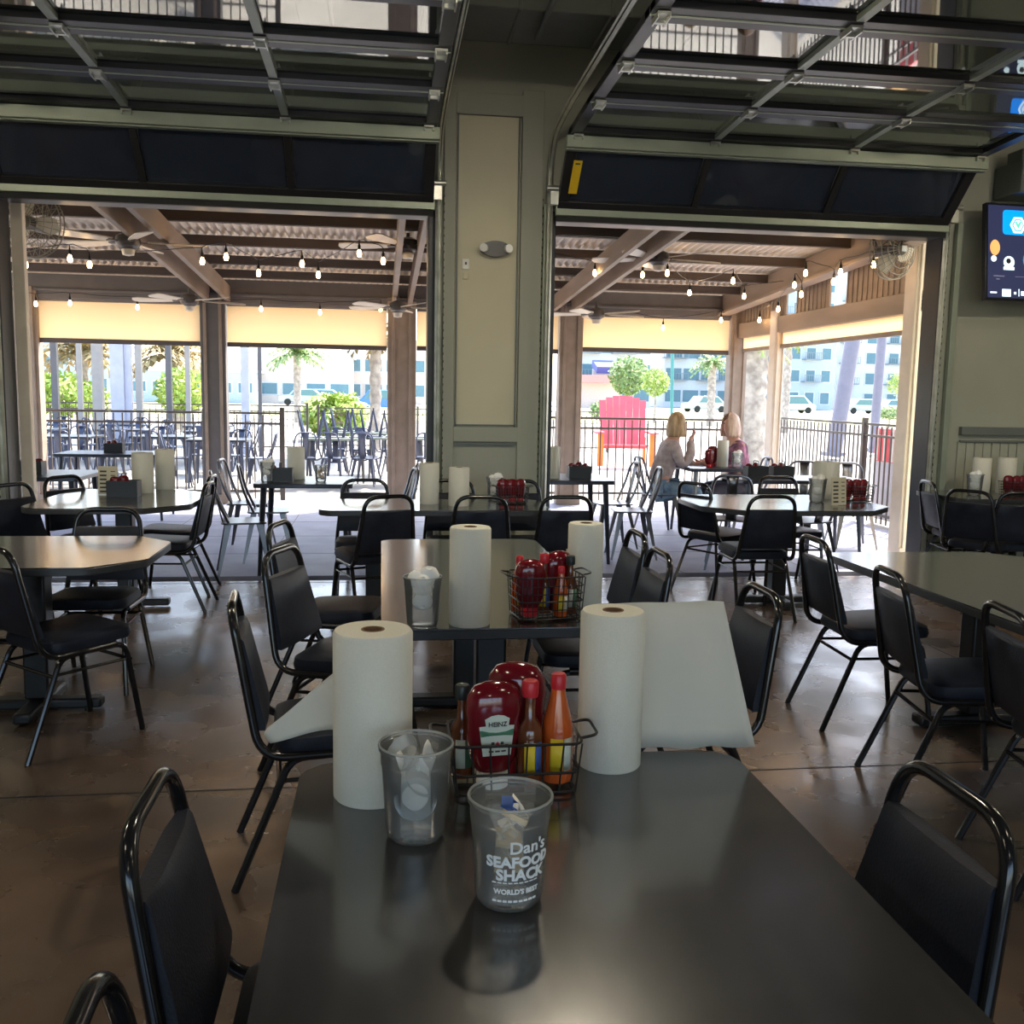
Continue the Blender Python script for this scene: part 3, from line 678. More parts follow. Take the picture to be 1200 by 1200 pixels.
roll(992,577,'squat pale roll behind the red bottles on the far right table',r=.1,h=.28,pos=(3.42,7.0))
roll(1143,575,'left paper roll on the table under the television',r=.072,h=.3,pos=(4.96,7.35))
roll(1172,575,'right paper roll on the table under the television',r=.075,h=.3,pos=(5.22,7.4))
# ---------------------------------------------------------------- cups
CUPP = [(.0,.004),(.04,.004),(.045,.001),(.0495,.007),(.0515,.016),(.0585,.125),(.0585,.131),(.0605,.132),(.061,.156),(.0645,.157),(.065,.163),(.063,.166),(.0615,.163),(.059,.135),(.057,.13),(.0495,.014),(0,.009)]
def ripple(t, items):
    for k, (x, y, z, r, tx, ty, m) in enumerate(items):
        b = MB(); M = Matrix.Rotation(tx,3,'X') @ Matrix.Rotation(ty,3,'Y')
        b.lathe([(0,-.002),(r*.7,-.002),(r,.016),(r*1.06,.018),(r*.96,.016),(r*.66,.001),(0,.001)], n=18, M=M)
        b.build('portion_lid', m, t, loc=(x,y,z))
def crumple(t, name, m, cx, cy, cz, w, h, seed, n=9):
    random.seed(seed); ph = [random.uniform(0,6) for _ in range(4)]
    def f(u, v): return (cx+(u-.5)*w+.008*math.sin(v*7+ph[0]), cy+.02*math.sin(u*6+ph[1])+.012*math.cos(v*5+ph[2]), cz+v*h*(.8+.2*math.sin(u*8+ph[3])))
    grid(name, f, n, n, m, t)
def cup(px, py, lab, kind, s_=1, z=.76, pos=None):
    p = pos or on_z(px, py, z); t = thing('plastic_cup', lab, 'cup', (p[0],p[1],z+.0005), 0, 'clear plastic quart cups'); t.scale = (s_,)*3
    MB().lathe(CUPP[:11]+[(.061,.164)]+CUPP[13:],n=40).build('cup_body', cup_m, t)
    MB().tube([(.0625*math.cos(2*PI*k/40),.0625*math.sin(2*PI*k/40),.164) for k in range(40)],.0022,6,closed=True).build('rim', rim_m, t)
    if kind == 'lids':
        ripple(t, [(-.002,-.024,.078,.034,1.35,0,rim_m),(.004,.0,.1,.034,.9,.5,rim_m),(-.014,.008,.135,.034,.6,-.7,rim_m),(.0,-.0,.055,.033,.5,.3,rim_m)])
        crumple(t,'napkin',napk,.012,.015,.045,.05,.115,3); crumple(t,'napkin',napk,-.01,.02,.05,.05,.1,5)
    elif kind == 'crackers':
        for k, (x, y, z_, a, b_, m) in enumerate(((-.008,-.01,.1,.5,.3,yolk),(.012,.0,.085,-.4,.9,yolk),(0,.01,.05,.8,.2,yolk),(-.018,.0,.04,.2,-.5,browns),(.018,.005,.035,.9,.4,capblk),(.01,-.012,.13,-.3,.5,yolk))):
            b = MB(); b.prism(rrect(.05,.03,.006,2),-.004,.004,M=Matrix.Rotation(a,4,'X')@Matrix.Rotation(b_,4,'Y')); b.build('packet', m, t, loc=(x,y,z_))
        crumple(t,'wrapper',napk,.005,.012,.1,.03,.055,11,6); crumple(t,'wrapper',card,-.012,-.012,.07,.03,.06,12,6); crumple(t,'wrapper',labb,-.002,.004,.14,.012,.02,13,4)
    else:
        for k, (x,y,z_,r_) in enumerate(((-.022,0,.155,.03),(.02,.005,.165,.036),(.0,-.015,.15,.028),(.0,.0,.12,.03),(0,0,.08,.035))):
            b = MB(); b.lathe([(0,-r_),(r_*.7,-r_*.7),(r_,0),(r_*.75,r_*.6),(r_*.3,r_*.9),(0,r_*.75)],n=11,sx=1,sy=.85,M=Matrix.Rotation(.5*k,3,'X')); b.build('napkin', napk, t, loc=(x,y,z_))
    return t
cup(487,978,'clear plastic cup holding used portion lids, beside the left paper roll','lids')
c2 = cup(596,1052,'clear plastic cup with white shop lettering, nearest the camera','crackers')
def wrapc(z0_, xo=0):
    def f(v):
        z = z0_+v.y; r = .0515+.007*(z-.016)/.109+.0009+v.z; a = -PI/2+.10+(v.x+xo)/.054
        return Vector((r*math.cos(a), r*math.sin(a), z))
    return f
text_mesh("Dan's",.026,wrapc(.098,.016),'cup_lettering',ink,c2,.0004)
text_mesh("SEAFOOD",.0225,wrapc(.0765,.004),'cup_lettering',ink,c2,.0009)
text_mesh("SHACK",.0235,wrapc(.056,.006),'cup_lettering',ink,c2,.0009)
text_mesh("WORLD'S BEST",.0105,wrapc(.034,.0),'cup_lettering',ink,c2,.0004)
b = MB()
for k in range(9):
    a = -PI/2-.55+k*.15; r_ = .0545; b.box((r_*math.cos(a),r_*math.sin(a),.0515),(.006,.0008,.0015),rz=a+PI/2)
    r_ = .0528; b.box((r_*math.cos(a),r_*math.sin(a),.0225),(.006,.0008,.003),rz=a+PI/2)
b.build('cup_underline', ink, c2)
cup(495,733,'clear cup heaped with white napkins at the left of the middle table','napkins',1.0)
cup(580,586,'clear cup of napkins beside the red bottles on the column table','napkins',1.0)
cup(957,588,'clear cup with papers left of the menu on the far right table','napkins',1.05)
cup(1127,576,'pale cup on the table under the television','napkins',1.05,pos=(4.82,7.22))
# ---------------------------------------------------------------- bottles and caddies
def ketchup(p, lab, rz=0, s_=1, detail=True, group='ketchup bottles'):
    t = thing('ketchup_bottle', lab, 'ketchup bottle', p, rz, group); t.scale = (s_,)*3
    MB().lathe([(0,0),(.03,0),(.032,.005),(.03,.03)],n=20).build('cap', capred if not detail else capwht, t)
    MB().lathe([(.0,.028),(.03,.03),(.044,.06),(.05,.1),(.049,.13),(.052,.15),(.049,.178),(.036,.196),(.016,.203),(0,.204)],n=28,sx=1.06,sy=.62).build('bottle_body', ketch, t)
    if detail:
        out = [(-.034,.125),(-.027,.068),(.027,.068),(.034,.125),(.022,.127),(.024,.14),(.012,.147),(0,.149),(-.012,.147),(-.024,.14),(-.022,.127)]
        def put(mb, dy):
            for i, v in enumerate(mb.v):
                x, y_, z = v; mb.v[i] = (x, -(.0335*math.sqrt(max(.0,1-(x/.056)**2)))-dy-y_, z)
            return mb
        def flat(out_, th): 
            g = MB(); n = len(out_); cx = sum(a for a,_ in out_)/n; cz = sum(b for _,b in out_)/n
            vs = [(x, th, z) for x, z in out_]+[(x*.5+cx*.5, th, z*.5+cz*.5) for x, z in out_]+[(cx,th,cz)]
            g.add(vs, [(i,(i+1)%n,n+(i+1)%n,n+i) for i in range(n)]+[(n+i,n+(i+1)%n,2*n) for i in range(n)]); return g
        lb = put(flat(out,.0),.0012).build('label', labw, t)
        put(flat([(-.033,.118),(-.031,.106),(.031,.106),(.033,.118)],.0),.0022).build('label_band', labg, lb)
        put(flat([(-.004,.093),(0,.087),(.004,.093),(0,.098)],.0),.0022).build('label_tomato', capred, lb)
        text_mesh('HEINZ',.0125,lambda v: Vector((v.x, -(.0335*math.sqrt(max(0,1-(v.x/.056)**2)))-.0025-v.z, v.y+.1265)),'label_lettering',cardink,lb,.0002)
        g = MB()
        for x in (-.018,-.009,.009,.018): g.box((x,0,.094-.006*(abs(x)>.01)),(.006,.0006,.005))
        for x in (-.012,.0,.012): g.box((x,0,.078),(.009,.0006,.003))
        for i, v in enumerate(g.v): g.v[i] = (v[0], -(.0335*math.sqrt(max(0,1-(v[0]/.056)**2)))-.0022+v[1], v[2])
        g.build('label_print', cardink, lb)
    return t
def sauce(p, lab, kind, rz=0, s_=1, tilt=0):
    t = thing('sauce_bottle', lab, 'sauce bottle', p, rz, 'hot sauce bottles'); t.scale = (s_,)*3; t.rotation_euler.x = tilt
    bm_, cp_, lb_, lb2 = {'orange':(hots,capred,laby,labw),'brown':(browns,capred,laby,labb),'dark':(browns,capblk,labw,labg)}[kind]
    if kind == 'orange': pr = [(0,0),(.029,0),(.0305,.006),(.0305,.1),(.029,.115),(.016,.165),(.013,.185)]
    else: pr = [(0,0),(.024,0),(.026,.006),(.026,.1),(.022,.118),(.011,.135),(.01,.18)]
    MB().lathe(pr,n=22).build('bottle_body', bm_, t); MB().lathe([(0,.183),(.0145,.182),(.015,.188),(.015,.208),(.012,.212),(0,.213)] if kind=='orange' else [(0,.178),(.0155,.177),(.0165,.182),(.0165,.205),(.014,.209),(0,.21)],n=18).build('cap', cp_, t)
    for a0, a1, m in ((-2.3,-1.45,lb_),(-1.4,-.8,lb2)):
        g = MB(); n = 8; r_ = pr[2][0]+.0006
        vs = [(r_*math.cos(a0+(a1-a0)*k/n), r_*math.sin(a0+(a1-a0)*k/n), z) for z in (.025,.09) for k in range(n+1)]
        g.add(vs, [(k,k+1,n+2+k,n+1+k) for k in range(n)]); o = g.build('label', m, t); q = o.modifiers.new('t','SOLIDIFY'); q.thickness = .0006
    return t
def wire_caddy(p, W, D, Hh, lab, rz=0, fine=False, z=.76):
    t = thing('wire_caddy', lab, 'caddy', (p[0],p[1],z), rz, 'black wire condiment caddies')
    rect = lambda w_, d_, zz: [(x,y,zz) for x,y in rrect(w_,d_,.02,3)]
    b = MB()
    for zz, s_ in ((.008,.92),(Hh*.45,.96),(Hh,1)): b.tube(rect(W*s_,D*s_,zz),.0028,6,closed=True)
    if fine:
        for k in (.25,.62,.8): b.tube(rect(W*(.92+.08*k),D*(.92+.08*k),Hh*k),.0018,5,closed=True)
    n = 12 if fine else 7
    for k in range(n+1):
        x = -.5+k/n
        for sy in (-1,1): b.tube([(x*W*.9,sy*D*.46,.008),(x*W*.98,sy*D*.5,Hh)],.0019,5)
    m_ = 5 if fine else 3
    for k in range(1,m_):
        y = -.5+k/m_
        for sx in (-1,1): b.tube([(sx*W*.46,y*D*.9,.008),(sx*W*.5,y*D,Hh)],.0019,5)
        b.tube([(-W*.46,y*D*.9,.008),(W*.46,y*D*.9,.008)],.0019,5)
    b.build('basket', iron, t)
    for s_ in (-1,1):
        h = MB(); h.tube(fillet([(s_*W*.5,-D*.3,Hh),(s_*(W*.5+.035),-D*.3,Hh+.006),(s_*(W*.5+.035),D*.3,Hh+.006),(s_*W*.5,D*.3,Hh)],.02,4),.003,6); h.build('handle', iron, t)
    return t
cx_, cy_ = .255, 1.78
wire_caddy((cx_,cy_),.25,.15,.105,'black wire caddy of sauces between the two near paper rolls')
zc = .7725
ketchup((cx_-.042,cy_-.028,zc),'front ketchup bottle with its keystone label showing, nearest table',.12,1.0)
ketchup((cx_+.012,cy_+.042,zc),'rear ketchup bottle in the nearest caddy, taller behind the others',-.3,1.08,False)
sauce((cx_+.028,cy_-.03,zc),'brown hot sauce bottle with red cap beside the front ketchup','brown',.2,.98)
sauce((cx_+.086,cy_-.012,zc),'orange hot sauce bottle with pointed neck at the caddy\'s right end','orange',.1,1.0)
sauce((cx_-.098,cy_+.02,zc),'black-capped sauce bottle at the left end of the nearest caddy','dark',.1,.88)
t = thing('salt_shaker','pale seasoning shaker with red top behind the front ketchup','shaker',(cx_-.02,cy_+.04,zc)); MB().lathe([(0,0),(.017,0),(.018,.005),(.017,.155),(0,.157)],n=18).build('shaker_body', card, t); MB().lathe([(0,.155),(.017,.155),(.018,.16),(.018,.18),(.013,.187),(0,.188)],n=18).build('cap', capred, t)
cx_, cy_ = .56, 3.18
wire_caddy((cx_,cy_),.23,.17,.15,'square wire caddy of sauces on the middle table',.15,True); 
ketchup((cx_-.06,cy_-.035,zc),'left ketchup bottle in the middle table\'s caddy',.1,.95,False)
ketchup((cx_+.05,cy_+.035,zc),'rear ketchup bottle in the middle table\'s caddy',.5,1.03,False)
sauce((cx_-.005,cy_+.01,zc),'red-capped sauce bottle in the middle of the middle table\'s caddy','brown',0,.98)
sauce((cx_+.045,cy_-.045,zc),'front red-capped bottle at the right of the middle table\'s caddy','orange',.2,.8)
sauce((cx_+.085,cy_-.0,zc),'black-capped bottle at the right of the middle table\'s caddy','dark',.2,.95)
sauce((cx_-.085,cy_+.045,zc),'orange bottle tucked behind the left ketchup on the middle table','orange',.2,.9)
t = thing('menu_card','slanted pale menu card behind the middle table\'s caddy','menu',(.71,3.36,.762),-.2); MB().box((0,0,.1),(.09,.004,.2),rx=-.1).build('card', card, t); MB().box((0,-.004,.14),(.06,.002,.02),rx=-.1).build('print', cardink, t)
def small_caddy(px, py, lab, n=3, z=.76, pos=None, where='', box=True, s_=1.0):
    p = pos or on_z(px, py, z)
    if box:
        t = thing('caddy_box', lab, 'caddy', (p[0],p[1],z), 0, 'black condiment caddy boxes'); b = MB()
        W, D, Hh = .2, .13, .11
        for sx in (-1,1): b.box((sx*W/2,0,Hh/2),(.006,D,Hh)); b.box((0,sx*D/2,Hh/2),(W,.006,Hh))
        b.box((0,0,.004),(W,D,.008)); b.build('tray', black_caddy, t); h = MB(); h.tube(fillet([(0,-D/2,Hh),(0,-D/2,Hh+.05),(0,D/2,Hh+.05),(0,D/2,Hh)],.03),.004,6); h.build('handle', iron, t)
        zb = z+.009
    else: wire_caddy(p,.22,.14,.12,lab,0,True,z); zb = z+.0125
    names = ['left','middle','right']
    for k in range(n):
        ketchup((p[0]-.065+.062*k,p[1]+(.0 if k%2 else .015),zb+.0005),'%s ketchup bottle in the caddy %s' % (names[k],where),.3*k,.62+.05*(k%2) if box else .78,False)
small_caddy(600,590,'wire caddy of ketchup on the table against the column',3,where='on the column table',box=False)
small_caddy(140,577,'black caddy behind the menu on the far left table',2,where='on the far left table',pos=(-1.78,6.95))
small_caddy(1003,588,'wire caddy of ketchup on the far right table',3,where='on the far right table',box=False)
small_caddy(1172,576,'wire caddy of bottles under the television',3,where='under the television',box=False,pos=(5.12,7.12))
def menu(px, py, lab, rz=0, z=.76, pos=None, h=.2):
    p = pos or on_z(px, py, z); t = thing('menu_card', lab, 'menu', (p[0],p[1],z+.002), rz, 'menu cards on tables')
    MB().box((0,0,h/2),(.13,.004,h),rx=-.08).build('card', card, t); b = MB()
    for k in range(6):
        b.box((-.03,-.0045+.0006*0-(.0),h*.12+k*h*.14),(.045,.0012,.012),rx=-.08); b.box((.035,-.0045,h*.12+k*h*.14),(.03,.0012,.006),rx=-.08)
    for i, v in enumerate(b.v): b.v[i] = (v[0], v[1]+.08*(v[2]-h/2), v[2])
    b.build('print', cardink, t)
menu(127,580,'yellowish menu card standing at the left of the far left table',.0); menu(982,592,'tilted tan menu card in front of bottles, far right table',.25)
# ---------------------------------------------------------------- metal patio chairs
def make_metal_chair(m, label, group, simple=False):
    t = thing('metal_chair', label, 'chair', (0,0,0), 0, group)
    s_ = MB(); s_.prism(rrect(.37,.36,.06,4),.435,.45); s_.build('seat', m, t, bevel=.004)
    for sx in (-1,1):
        for sy in (-1,1):
            l = MB(); a = Vector((sx*.15,sy*.145,.44)); b_ = Vector((sx*.215,sy*.22,0)); d_ = Vector((-sx*.04,0,0)); e = Vector((0,-sy*.04,0))
            l.add([a,a+d_*1.2,a+e*1.2,b_,b_+d_*.45,b_+e*.45],[(0,1,4,3),(0,3,5,2),(1,2,5,4),(0,2,1),(3,4,5)]); l.build('leg', m, t)
    p = fillet([(-.17,-.12,.45),(-.185,-.2,.62),(-.15,-.255,.85),(.15,-.255,.85),(.185,-.2,.62),(.17,-.12,.45)],.1,6)
    MB().tube(p,.0125,8).build('back_frame', m, t)
    b = MB(); zz = (.45,.6,.75,.845)
    vs = []
    for z in zz:
        y = -.165-(z-.45)*.23; 
        for x in (-.045,-.02,.02,.045): vs.append((x*(1 if z < .8 else 1.2), y-.008*(abs(x)<.03), z))
    b.add(vs, [(i*4+k,i*4+k+1,(i+1)*4+k+1,(i+1)*4+k) for i in range(3) for k in range(3)]); o = b.build('back_slat', m, t); q = o.modifiers.new('t','SOLIDIFY'); q.thickness = .003
    return t
mc = None
def mchair(x, y, a, label, m=None, group='metal patio chairs'):
    global mc
    if mc is None: mc = make_metal_chair(gun, label, group); mc.location = (x,y,0); mc.rotation_euler.z = -math.radians(a); return mc
    return copy_tree(mc, (x,y,0), -math.radians(a), label, group)
mchair(-1.12,8.0,80,'bare metal chair left of the patio table, nearest of its row')
mchair(-1.0,8.7,85,'metal chair left of the patio table, second in its row')
mchair(-1.25,9.3,95,'metal chair left of the patio table, farthest in its row')
mchair(.05,8.35,-100,'metal chair right of the patio table in the left doorway, nearer one')
mchair(.1,9.1,-80,'metal chair right of the patio table in the left doorway, farther one')
mchair(2.35,8.75,-85,'metal chair right of the table beside the right doorway jamb')
mchair(2.3,9.35,-95,'metal chair behind the table beside the right doorway jamb')
mchair(3.06,10.25,85,'metal chair the woman in beige sits on')
mchair(4.1,10.35,-90,'metal chair the woman in the floral top sits on')
mchair(3.1,8.15,20,'metal chair at the front left of the dark patio table')
mchair(3.75,8.02,-15,'metal chair tucked at the front of the dark patio table')
mchair(4.42,9.5,200,'metal chair with round back beyond the dark patio table, left one')
mchair(4.85,9.3,190,'metal chair with round back beyond the dark patio table, right one')
# patio tables
def ptable(x, y, W, D, lab, m=gun2, h=.76, legm=gun2, group='patio tables'):
    t = thing('patio_table', lab, 'table', (x,y,0), 0, group); MB().prism(rrect(W,D,.04,3),h-.035,h).build('tabletop', m, t, bevel=.004)
    for sx in (-1,1):
        for sy in (-1,1): MB().tube([(sx*(W/2-.08),sy*(D/2-.08),h-.035),(sx*(W/2-.04),sy*(D/2-.04),0)],[.028,.015],8).build('leg', legm, t)
    return t
ptable(-.63,8.25,.8,.75,'dark metal patio table with paper roll, seen through the left doorway')
ptable(1.68,8.7,.8,.8,'dark patio table half hidden by the right doorway jamb')
ptable(3.66,10.2,.78,.8,'patio table between the two seated women', legm=gun)
ptable(3.95,8.75,1.25,.6,'dark blue-topped patio table with two black caddies')
ptable(-3.0,8.75,1.0,.8,'patio table at the left edge of the left doorway with caddy')
ptable(-3.05,11.6,1.2,.7,'farther left patio table with ketchup, before the fence')
roll(347,561,'paper roll on the patio table in the left doorway',r=.075,h=.27,z=.7605)
roll(652,560,'narrow paper roll on the table beside the right doorway jamb',r=.06,h=.29,z=.7605,pos=(1.55,8.55))
roll(838,548,'paper roll on the seated women\'s table',r=.062,h=.29,z=.7605,pos=(3.72,10.1))
roll(28,562,'paper roll behind the cream post at the far left',r=.07,h=.27,z=.7605,pos=(-3.28,8.75))
small_caddy(672,560,'black caddy of ketchup on the table beside the right jamb',3,z=.7605,pos=(1.8,8.6),where='beside the right doorway jamb')
small_caddy(868,556,'left black caddy on the dark blue-topped patio table',2,z=.7605,pos=(3.56,8.75),where='on the left of the dark blue-topped table')
small_caddy(890,556,'right black caddy on the dark blue-topped patio table',2,z=.7605,pos=(3.83,8.78),where='on the right of the dark blue-topped table')
small_caddy(50,560,'black caddy of ketchup on the far left patio table',3,z=.7605,pos=(-2.97,8.65),where='on the patio table at the far left')
small_caddy(138,533,'dark caddy on the farther left patio table',2,z=.7605,pos=(-3.05,11.55),where='on the farther left patio table')
small_caddy(330,562,'small black caddy left of the roll on the patio table',1,z=.7605,pos=(-.83,8.1),where='left of the roll on the patio table')
cup(317,562,'pale cup at the left end of the patio table',  'napkins',1,z=.7605,pos=(-.93,8.05)); cup(853,548,'cup of white napkins on the seated women\'s table','napkins',1,z=.7605,pos=(3.83,9.95))
cup(366,562,'jar-like cup right of the roll on the patio table','crackers',.85,z=.7605,pos=(-.5,8.1))
ketchup((3.55,10.05,.7605),'bright red squeeze bottle on the women\'s table, left one',0,.95,False); ketchup((3.63,10.18,.7605),'bright red squeeze bottle on the women\'s table, right one',0,1.1,False)
# ---------------------------------------------------------------- people
def skin_mesh(name, joints, edges, radii, m, parent, sub=2, rootk=0):
    me = bpy.data.meshes.new(name); me.from_pydata(joints, edges, []); o = bpy.data.objects.new(name, me); col.objects.link(o)
    s_ = o.modifiers.new('skin','SKIN'); s_.use_smooth_shade = True; u = o.modifiers.new('sub','SUBSURF'); u.levels = sub; u.render_levels = sub
    for i, r_ in enumerate(radii):
        v = me.skin_vertices[0].data[i]; v.radius = r_ if isinstance(r_, tuple) else (r_, r_); v.use_root = (i == rootk)
    dg = bpy.context.evaluated_depsgraph_get(); dg.update(); me2 = bpy.data.meshes.new_from_object(o.evaluated_get(dg)); bpy.data.objects.remove(o)
    me2.materials.clear(); me2.materials.append(m); me2.shade_smooth(); q = bpy.data.objects.new(name, me2); col.objects.link(q)
    if parent: q.parent = parent
    return q
def person(loc, rz, label, hairm, topm, legm, hand_up=True, lean=.05):
    t = thing('person', label, 'person', loc, rz); L = lean
    # local +X is forward
    J = [(-.02,0,.53),(.0+L*.3,0,.7),(.02+L,0,.88),(.03+L*1.2,0,1.01),(.05+L*1.5,0,1.09),(.07+L*1.6,0,1.15),(.075+L*1.6,0,1.22),(.065+L*1.6,0,1.285)]
    R_ = [(.15,.12),(.14,.11),(.15,.11),(.11,.085),(.048,.05),(.07,.068),(.088,.078),(.055,.055)]
    E = [(i,i+1) for i in range(7)]
    body = list(J); rad = list(R_); ed = list(E)
    def chain(start, pts, rs):
        k = start
        for p_, r_ in zip(pts, rs): body.append(p_); rad.append(r_); ed.append((k,len(body)-1)); k = len(body)-1
        return k
    sx, sz = .03+L*1.2, 1.0
    armr = [(sx,-.15,sz-.02),(sx+.09,-.2,sz-.24),(sx+.19,-.16,sz-.1),(sx+.19,-.09,sz+.05)] if hand_up else [(sx,-.15,sz-.02),(sx+.04,-.21,sz-.24),(sx+.2,-.17,sz-.21),(sx+.33,-.08,sz-.2)]
    arml = [(sx,.15,sz-.02),(sx+.02,.21,sz-.25),(sx+.2,.18,sz-.235),(sx+.31,.1,sz-.225)]
    kr = chain(3, armr, [.05,.042,.034,.024]); kl = chain(3, arml, [.05,.042,.034,.024])
    legs = [[(.05,s_*.09,.5),(.4,s_*.1,.51),(.42,s_*.1,.27),(.40,s_*.1,.07),(.52,s_*.1,.035)] for s_ in (-1,1)]
    for l in legs: chain(0, l, [.085,.06,.05,.034,.028])
    for k0, base, d in ((kr,Vector(armr[-1]),Vector((.05,.03,.07)) if hand_up else Vector((.08,.03,0))),(kl,Vector(arml[-1]),Vector((.08,-.02,0)))):
        palm = base+d*.6; body.append(tuple(palm)); rad.append((.028,.016)); ed.append((k0,len(body)-1)); pk = len(body)-1
    skin_mesh('body', body, ed, rad, skin, t)
    def fingers(base, d, s_):
        d = Vector(d).normalized(); side = Vector((0,1,0)); nrm = d.cross(side).normalized()
        for k in range(4):
            a = base+side*(-.024+k*.016); f_ = MB(); le = (.032,.038,.036,.028)[k]
            f_.tube([a-d*.02,a+d*le*.5,a+d*le*.95+nrm*.01,a+d*le*1.25+nrm*.028],[.009,.0085,.008,.005],8); f_.build('finger', skin, t)
        MB().tube([base+side*s_*.02-d*.03,base+side*s_*.042-d*.005,base+side*s_*.04+d*.02+nrm*.012],[.011,.01,.006],8).build('thumb', skin, t)
    fingers(Vector(armr[-1])+(Vector((.05,.03,.07)) if hand_up else Vector((.08,.03,0)))*.85, (.05,.03,.07) if hand_up else (.08,.03,0), 1); fingers(Vector(arml[-1])+Vector((.08,-.02,0))*.85, (.08,-.02,0), -1)
    # clothes
    tp = [J[0],J[1],J[2],J[3],(J[3][0]+.01,0,1.045)]; tr_ = [(.175,.145),(.165,.135),(.17,.135),(.12,.1),(.068,.066)]; te = [(0,1),(1,2),(2,3),(3,4)]
    def c2_(pts, rs):
        k = 3
        for p_, r_ in zip(pts, rs): tp.append(p_); tr_.append(r_); te.append((k,len(tp)-1)); k = len(tp)-1
    c2_(armr, [.072,.064,.056,.045]); c2_(arml, [.072,.064,.056,.045]); skin_mesh('sweater', tp, te, tr_, topm, t)
    tp = [(-.02,0,.53)]; tr_ = [(.165,.13)]; te = []
    for l in legs:
        k = 0
        for p_, r_ in zip(l[:4],[.1,.078,.066,.05]): tp.append(p_); tr_.append(r_); te.append((k,len(tp)-1)); k = len(tp)-1
    skin_mesh('trousers', tp, te, tr_, legm, t)
    for s_ in (-1,1): b = MB(); b.lathe([(0,-.03),(.045,-.028),(.05,0),(.03,.03),(0,.035)],n=14,sx=1.9,sy=.8); b.build('shoe', capwht, t, loc=(.47,s_*.1,.031))
    hx, hz = .075+L*1.6, 1.22
    # hair bob: shell open at the face
    h = MB(); nu, nv = 26, 12; vs = []
    for i in range(nv+1):
        v = i/nv; ph = v*PI*.5 if v < .55 else PI*.275+(v-.55)*2.2
        for k in range(nu):
            a = math.radians(48)+math.radians(264)*k/(nu-1); 
            if v < .55: rr = math.sin(v/.55*PI/2); z = hz+.02+.115*math.cos(v/.55*PI/2)
            else: rr = 1+.12*math.sin((v-.55)/.45*PI*.9); z = hz+.02-(v-.55)/.45*.16
            wob = 1+.03*math.sin(k*3.1)
            vs.append((hx-.012+.108*rr*wob*math.cos(a), .098*rr*wob*math.sin(a), z))
    h.add(vs, [(i*nu+k,i*nu+k+1,(i+1)*nu+k+1,(i+1)*nu+k) for i in range(nv) for k in range(nu-1)])
    o = h.build('hair', hairm, t); q = o.modifiers.new('t','SOLIDIFY'); q.thickness = .02; q.offset = -1
    MB().lathe([(0,-.02),(.009,-.018),(.012,-.005),(.006,.02),(0,.022)],n=10).build('nose', skin, t, loc=(hx+.088,0,hz-.012))
    for s_ in (-1,1):
        MB().lathe([(0,-.009),(.009,0),(0,.009)],n=8).build('eye', cardink, t, loc=(hx+.076,s_*.03,hz+.012)); MB().lathe([(0,-.026),(.014,-.01),(.016,.01),(0,.026)],n=10,sx=.9,sy=.5).build('ear', skin, t, loc=(hx,s_*.082,hz))
    MB().box((hx+.083,0,hz-.048),(.008,.036,.009)).build('mouth', capred, t, bevel=.003)
    return t
person((3.06,10.25,0),math.radians(-4),'seated woman with blonde bob, beige sweater and jeans, hand raised',hair_m,sweat,denim,True,.07)
person((4.04,10.35,0),math.radians(184),'seated woman facing left, pinkish-blonde hair and dark floral top',hair2_m,floral,darkcloth,False,.06)
# ---------------------------------------------------------------- fences
def fence(a, b_, h, label, spacing=.115, posts=2.0, m=fence_m):
    a = Vector(a); b_ = Vector(b_); L_ = (b_-a).length; d = (b_-a)/L_; rz = math.atan2(d.y, d.x)
    t = thing('fence', label, 'fence', (a.x,a.y,0), rz, 'metal picket fences')
    r_ = MB(); 
    for z in (h-.03,h-.17,.12): r_.box((L_/2,0,z),(L_,.03,.03))
    r_.build('rails', m, t); n = int(L_/posts)
    p_ = MB(); k = 0
    while k*spacing < L_: p_.box((k*spacing,0,h/2-.02),(.016,.016,h-.06)); k += 1
    p_.build('pickets', m, t)
    for i in range(n+1): MB().box((L_*i/max(1,n),0,h/2+.02),(.06,.06,h+.06)).build('fence_post', m, t)
fence((-4.6,13.5),(-1.35,13.5),1.22,'dark picket fence seen through the left doorway, nearer one')
fence((2.3,13.4),(5.0,13.4),1.22,'bronze picket fence behind the seated women')
fence((6.05,14.2),(6.05,8.6),1.25,'picket fence along the right side outside the patio')
fence((-1.6,25),(6,25),1.1,'thin dark picket fence farther out in front of the palm bush',.14)
fence((-9,24),(-1.8,24),1.15,'dark picket fence far beyond the stored chairs at left',.14)
# red/white barrier panels beyond the right fence
t = thing('barrier_panel','coral and white slatted panel beyond the right-hand fence','barrier',(6.35,10.9,0),PI/2)
MB().box((0,0,.95),(1.5,.03,.42)).build('panel', redch, t); b = MB()
for k in range(8): b.box((-.65+k*.19,.02,.95),(.05,.01,.4))
b.build('white_stripes', capwht, t); MB().box((0,0,.37),(1.5,.03,.74)).build('lower_panel', whitep, t)
